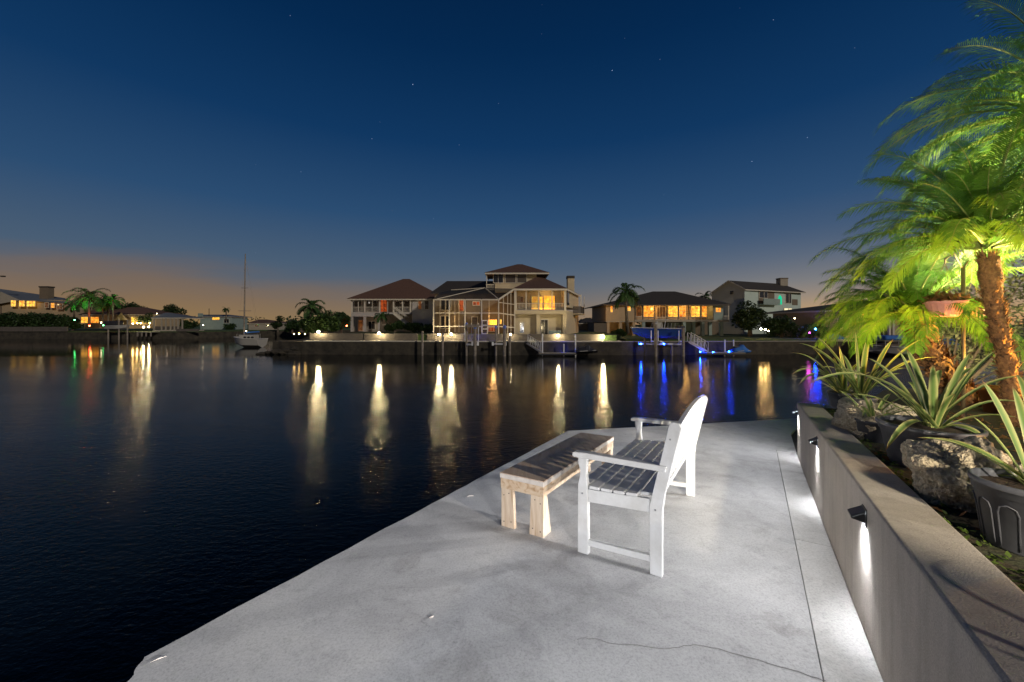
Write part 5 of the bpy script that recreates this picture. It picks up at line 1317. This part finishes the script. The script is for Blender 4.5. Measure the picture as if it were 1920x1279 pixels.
for x0, x1, y in ((874,896,646),(926,948,645)): MB().bar(P(x0,y,40.8), P(x1,y,40.8), .12, .16).build('cradle_beam', M['alu'], bl)
for x in (886, 896, 924, 948): MB().bar(P(x,641,40.7), P(x,648,40.7), .2, .12).build('bunk', M['pvc'], bl)
bl2 = thing('boat_lift', 'boat lift holding the raised navy boat', 'boat lift', P(1250,650,41.5))
for x0, x1 in ((1196,1226),(1232,1280)): MB().bar(P(x0,645,41.9), P(x1,645,41.9), .14, .22).build('cradle_beam', M['alu'], bl2)
for x in (1221, 1234, 1273): MB().bar(P(x,620,41.4), P(x,643,41.4), .07).build('guide_pipe', M['pvc'], bl2)
for x in (1224, 1236, 1276): MB().bar(P(x,640,41.2), P(x+6,641,41.6), .2, .14).build('bunk', M['pvc'], bl2)
def dock(x0, x1, yt, D, depth, label):
    X0, X1, z = pxw(x0,D), pxw(x1,D), pzw(yt,D); root = thing('floating_dock', label, 'dock', ((X0+X1)/2, D, WATER), 'floating docks')
    MB().bx(X0, X1, D, D+depth, max(z-.22, WATER-.2), z-.045).build('float', M['dkpl'], root)
    n = max(4, int((X1-X0)/.3))
    for k in range(n):
        a = X0+(X1-X0)*k/n; MB().bx(a+.008, a+(X1-X0)/n-.008, D-.04, D+depth+.04, z-.044, z).build('plank', M['dock'], root)
dock(1010, 1080, 662, 40.4, 1.0, 'narrow floating dock beside the jet ski')
dock(1325, 1398, 661.5, 40.2, 1.2, 'floating dock lit blue below the covered watercraft')
def gangway(a, b, w, label):
    a = Vector(a); b = Vector(b); root = thing('gangway', label, 'gangway', b, 'gangways down to the floating docks')
    for dy in (0, w):
        o = Vector((0,dy,0))
        MB().bar(a+o, b+o, .08, .12).build('stringer', M['alu'], root); MB().bar(a+o+Vector((0,0,1.0)), b+o+Vector((0,0,1.0)), .05).build('handrail', M['alu'], root)
        for k in range(6):
            p = a.lerp(b, k/5)+o; MB().bar(p, p+Vector((0,0,1)), .045).build('upright', M['alu'], root)
            if k < 5:
                q = a.lerp(b, (k+1)/5)+o; MB().bar(p+Vector((0,.01,.95)), q+Vector((0,.01,.08)), .03).build('brace', M['alu'], root)
    MB().bar(a+Vector((0,w/2,.03)), b+Vector((0,w/2,.03)), w-.1, .04).build('walkway', M['dock'], root)
gangway(P(990,645,41.6), P(1014,660.5,40.8), .9, 'aluminium gangway slanting down from the cream house seawall')
gangway(P(1296,641,41.6), P(1328,659.5,40.8), .9, 'aluminium gangway slanting down right of the navy boat')
def hull(root, x0, x1, yk, ys, D, beam, mname, flare=1.0, name='hull', bow=-1, sheer=.12, nseg=14):
    X0, X1 = pxw(x0,D), pxw(x1,D); zk, zs = pzw(yk,D), pzw(ys,D); n = nseg; v = []; f = []; rim = []
    for i in range(n+1):
        t = i/n; x = X0+(X1-X0)*t; s = t if bow < 0 else 1-t            # s=0 at the bow
        wd = beam/2*min(1, (math.sin(min(1, s*1.9)*math.pi/2))**.8)+.01
        zt = zs+(zs-zk)*sheer*(1-s)**2; zb = zk+(zs-zk)*.55*max(0, .35-s)/.35
        rk = (1-s)**3*(X1-X0)*.10*(bow)
        v += [Vector((x+rk*.0, D, zb)), Vector((x, D-wd*.72, zb+(zt-zb)*.32)), Vector((x+rk*.5, D-wd, zt)), Vector((x+rk*.5, D+wd, zt)), Vector((x, D+wd*.72, zb+(zt-zb)*.32))]
        rim.append((Vector((x+rk*.5, D-wd, zt)), Vector((x+rk*.5, D+wd, zt))))
    for i in range(n):
        k = 5*i
        for j in range(5): f.append((k+j, k+(j+1)%5, k+5+(j+1)%5, k+5+j))
    f += [(4,3,2,1,0), tuple(5*n+j for j in range(5))]
    h = MB().add(v, f).build(name, M[mname], root)
    for side in (0, 1):
        MB().tube([r[side]+Vector((0,0,.03)) for r in rim], .06, 6).build('gunwale', M['gel'], root, smooth=True)
    return rim
D = 42.6
nb2 = thing('motor_boat', 'navy hulled motor boat raised on its lift', 'boat', P(1230,637,D))
hull(nb2, 1187, 1274, 637, 616.5, D, 2.6, 'navy')
MB().prism([(pxw(1226,D),D-.4),(pxw(1240,D),D-.4),(pxw(1240,D),D+.4),(pxw(1226,D),D+.4)], pzw(618,D), pzw(604,D)).build('console', M['gel'], nb2)
for x0, x1 in ((1224,1229),(1240,1243)):
    for dy in (-.8,.8): MB().tube([P(x0,617,D)+Vector((0,dy,0)), P((x0+x1)/2+2,601,D)+Vector((0,dy*.8,0))], .035, 6).build('top_leg', M['alu'], nb2)
MB().bx(pxw(1223,D), pxw(1248,D), D-.9, D+.9, pzw(600.5,D), pzw(599,D)).build('hard_top', M['gel'], nb2)
for k, x in enumerate((1252,1258,1265)): MB().tube([P(x,616,D), P(x+1,606,D)], .02, 5).build('rod_holder', M['alu'], nb2)
for dy in (-.4,.4): MB().prism([(pxw(1272,D),D+dy-.18),(pxw(1280,D),D+dy-.18),(pxw(1280,D),D+dy+.18),(pxw(1272,D),D+dy+.18)], pzw(632,D), pzw(611,D)).build('outboard', M['dkpl'], nb2)
def jetski(x0, x1, D, label, m, cover=None):
    root = thing('jet_ski', label, 'jet ski', P((x0+x1)/2,664,D), 'jet skis on the docks')
    X0, X1 = pxw(x0,D), pxw(x1,D); l = X1-X0; z = pzw(662.5,D); v = []; f = []; n = 12
    prof = [.30,.52,.62,.70,.74,.80,.98,1.02,.80,.62,.50,.40,.30]
    for i in range(n+1):
        t = i/n; w = .55*math.sin(math.pi*min(1,max(.08,(1-t)*1.0+.12)) )**.6 if t > .5 else .52
        w = max(.06, w); h = prof[i]*.9
        v += [Vector((X0+l*t, D-w, z+.18+(.12*t))), Vector((X0+l*t, D-w*.45, z+h)), Vector((X0+l*t, D+w*.45, z+h)), Vector((X0+l*t, D+w, z+.18+(.12*t))), Vector((X0+l*t, D, z-.02+.25*max(0,t-.7)))]
    for i in range(n):
        k = 5*i
        for j in range(5): f.append((k+j, k+(j+1)%5, k+5+(j+1)%5, k+5+j))
    f += [(4,3,2,1,0), tuple(5*n+j for j in range(5))]
    MB().add(v, f).build('hull' if not cover else 'cover', M[m], root, smooth=bool(cover))
    hx = X0+l*.55
    MB().tube([(hx, D-.38, z+1.02), (hx-.05, D, z+1.0), (hx, D+.38, z+1.02)], .03, 6).build('handlebar', M['dkpl'], root)
    MB().bx(X0+l*.12, X0+l*.46, D-.2, D+.2, z+.55, z+.74).build('saddle', M['dkpl'], root, bevel=.04)
    MB().tube([(X0+l*.15, D-.56, z+.24), (X0+l*.9, D-.40, z+.34)], .035, 6).build('side_stripe', M['gel'], root)
jetski(1079, 1120, 40.9, 'dark jet ski with white trim at the end of the narrow dock', 'dkpl')
jetski(1372, 1406, 40.9, 'jet ski under a blue cover on the blue lit dock', 'canvas', True)
# moored sailboat
D = 56.0
sbt = thing('sailboat', 'white sailboat with bare mast moored in the channel', 'sailboat', P(466,651,D))
hull(sbt, 441, 492, 652, 636, D, 2.6, 'gel', bow=-1, sheer=.25)
MB().bx(pxw(443,D), pxw(490,D), D-1.28, D+1.28, WATER-.02, WATER+.10).build('boot_stripe', M['roofb'], sbt) if False else None
cab = MB().prism([(pxw(455,D),D-.8),(pxw(480,D),D-.7),(pxw(480,D),D+.7),(pxw(455,D),D+.8)], pzw(637,D), pzw(628,D)).build('cabin', M['gel'], sbt)
for x in (459, 466, 473): MB().ico(P(x,632.5,D-.78), .18, 1, (1.3,.25,.7)).build('porthole', M['glass'], cab)
MB().tube([P(457.5,636,D), P(460,476,D)], [.11,.06], 8).build('mast', M['pile'], sbt); MB().tube([P(458,624,D), P(486,622,D)], .10, 8).build('boom', M['canvas'], sbt)
for (y, w) in ((540,7),(583,12)): MB().tube([P(459-w,y,D), P(459+w,y,D)], .03, 6).build('spreader', M['alu'], sbt)
for dx in (-14, 26, 30): MB().tube([P(459+dx,636,D), P(459.8,480,D)], .008, 4).build('stay', M['pile'], sbt)
for x in (444, 450, 482, 488): MB().tube([P(x,637,D-.9), P(x,626,D-.9)], .02, 5).build('stanchion', M['alu'], sbt)
MB().tube([P(443,627,D-.9), P(489,627,D-.9)], .015, 5).build('lifeline', M['alu'], sbt)
flood(461.5, 621, 55.6, .06, M['smallbulb'], 'tiny white anchor lamp on the moored sailboat', 'boat lamp', None)
# boats on the left bank and by the bungalow
D = 84.0
mbt = thing('motor_boat', 'white motor boat with dark canopy on the left bank', 'boat', P(222,618,D))
hull(mbt, 204, 242, 619, 611, D, 2.6, 'gel', bow=1)
MB().prism([(pxw(202,D),D-1),(pxw(224,D),D-1),(pxw(224,D),D+1),(pxw(202,D),D+1)], pzw(610.5,D), pzw(602,D)).build('canopy', M['dkpl'], mbt, bevel=.25)
for x in (203,223,239): pile(x, 600, 83.4, {203:'dark pile left of the white boat on the left bank',223:'dark pile amidships of the white boat on the left bank',239:'dark pile right of the white boat on the left bank'}[x], .14, False)
ld_ = thing('small_dock', 'little dock with steps below the lamplit yard', 'dock', P(270,626,84))
for k in range(9): MB().bx(pxw(257+k*3.1,84), pxw(259.8+k*3.1,84), 84, 86, pzw(623.2,84), pzw(622.4,84)).build('plank', M['dock'], ld_)
for x in (258, 266, 274, 283): MB().bar(P(x,631,84.1), P(x,622.6,84.1), .2).build('leg', M['pile'], ld_)
D = 41.5
wbt = thing('cabin_boat', 'white wooden-trimmed boat with blue canvas awning before the bungalow', 'boat', P(1680,668,D))
hull(wbt, 1628, 1730, 668, 652, D, 2.4, 'gel', bow=-1, sheer=.3)
MB().bx(pxw(1645,D), pxw(1722,D), D-1.0, D+1.0, pzw(651,D), pzw(645,D)).build('cabin', M['hdark'], wbt, bevel=.1)
MB().bx(pxw(1640,D), pxw(1705,D), D-1.2, D+1.2, pzw(637,D), pzw(629,D)).build('awning', M['canvas'], wbt, bevel=.15)
for x in (1643,1660,1685,1702): MB().tube([P(x,651,D-.9), P(x,637,D-.9)], .03, 5).build('awning_pole', M['alu'], wbt)
for (x0,x1,y0,y1,D_,lb) in ((1548,1580,626,637,44.5,'small boat under a turquoise blue tarp before the bungalow'),(1740,1800,634,650,44,'long blue tarp over a boat behind the leaning palm')):
    r0 = thing('covered_boat', lb, 'boat', P((x0+x1)/2, y1+8, D_), 'boats under blue tarps')
    hull(r0, x0-3, x1+3, y1+10, y1, D_, 1.8, 'gel')
    n=8; v=[]; f=[]
    for i in range(n+1):
        x=x0+(x1-x0)*i/n; hh=(y1-y0)*(math.sin(math.pi*(.08+.84*i/n))**.5)
        v += [P(x,y1-.3,D_)+Vector((0,-.85,0)), P(x,y1-hh,D_), P(x,y1-.3,D_)+Vector((0,.85,0))]
    for i in range(n): f += [(3*i,3*i+1,3*i+4,3*i+3),(3*i+1,3*i+2,3*i+5,3*i+4)]
    MB().add(v,f).build('tarp', M['canvas'], r0)
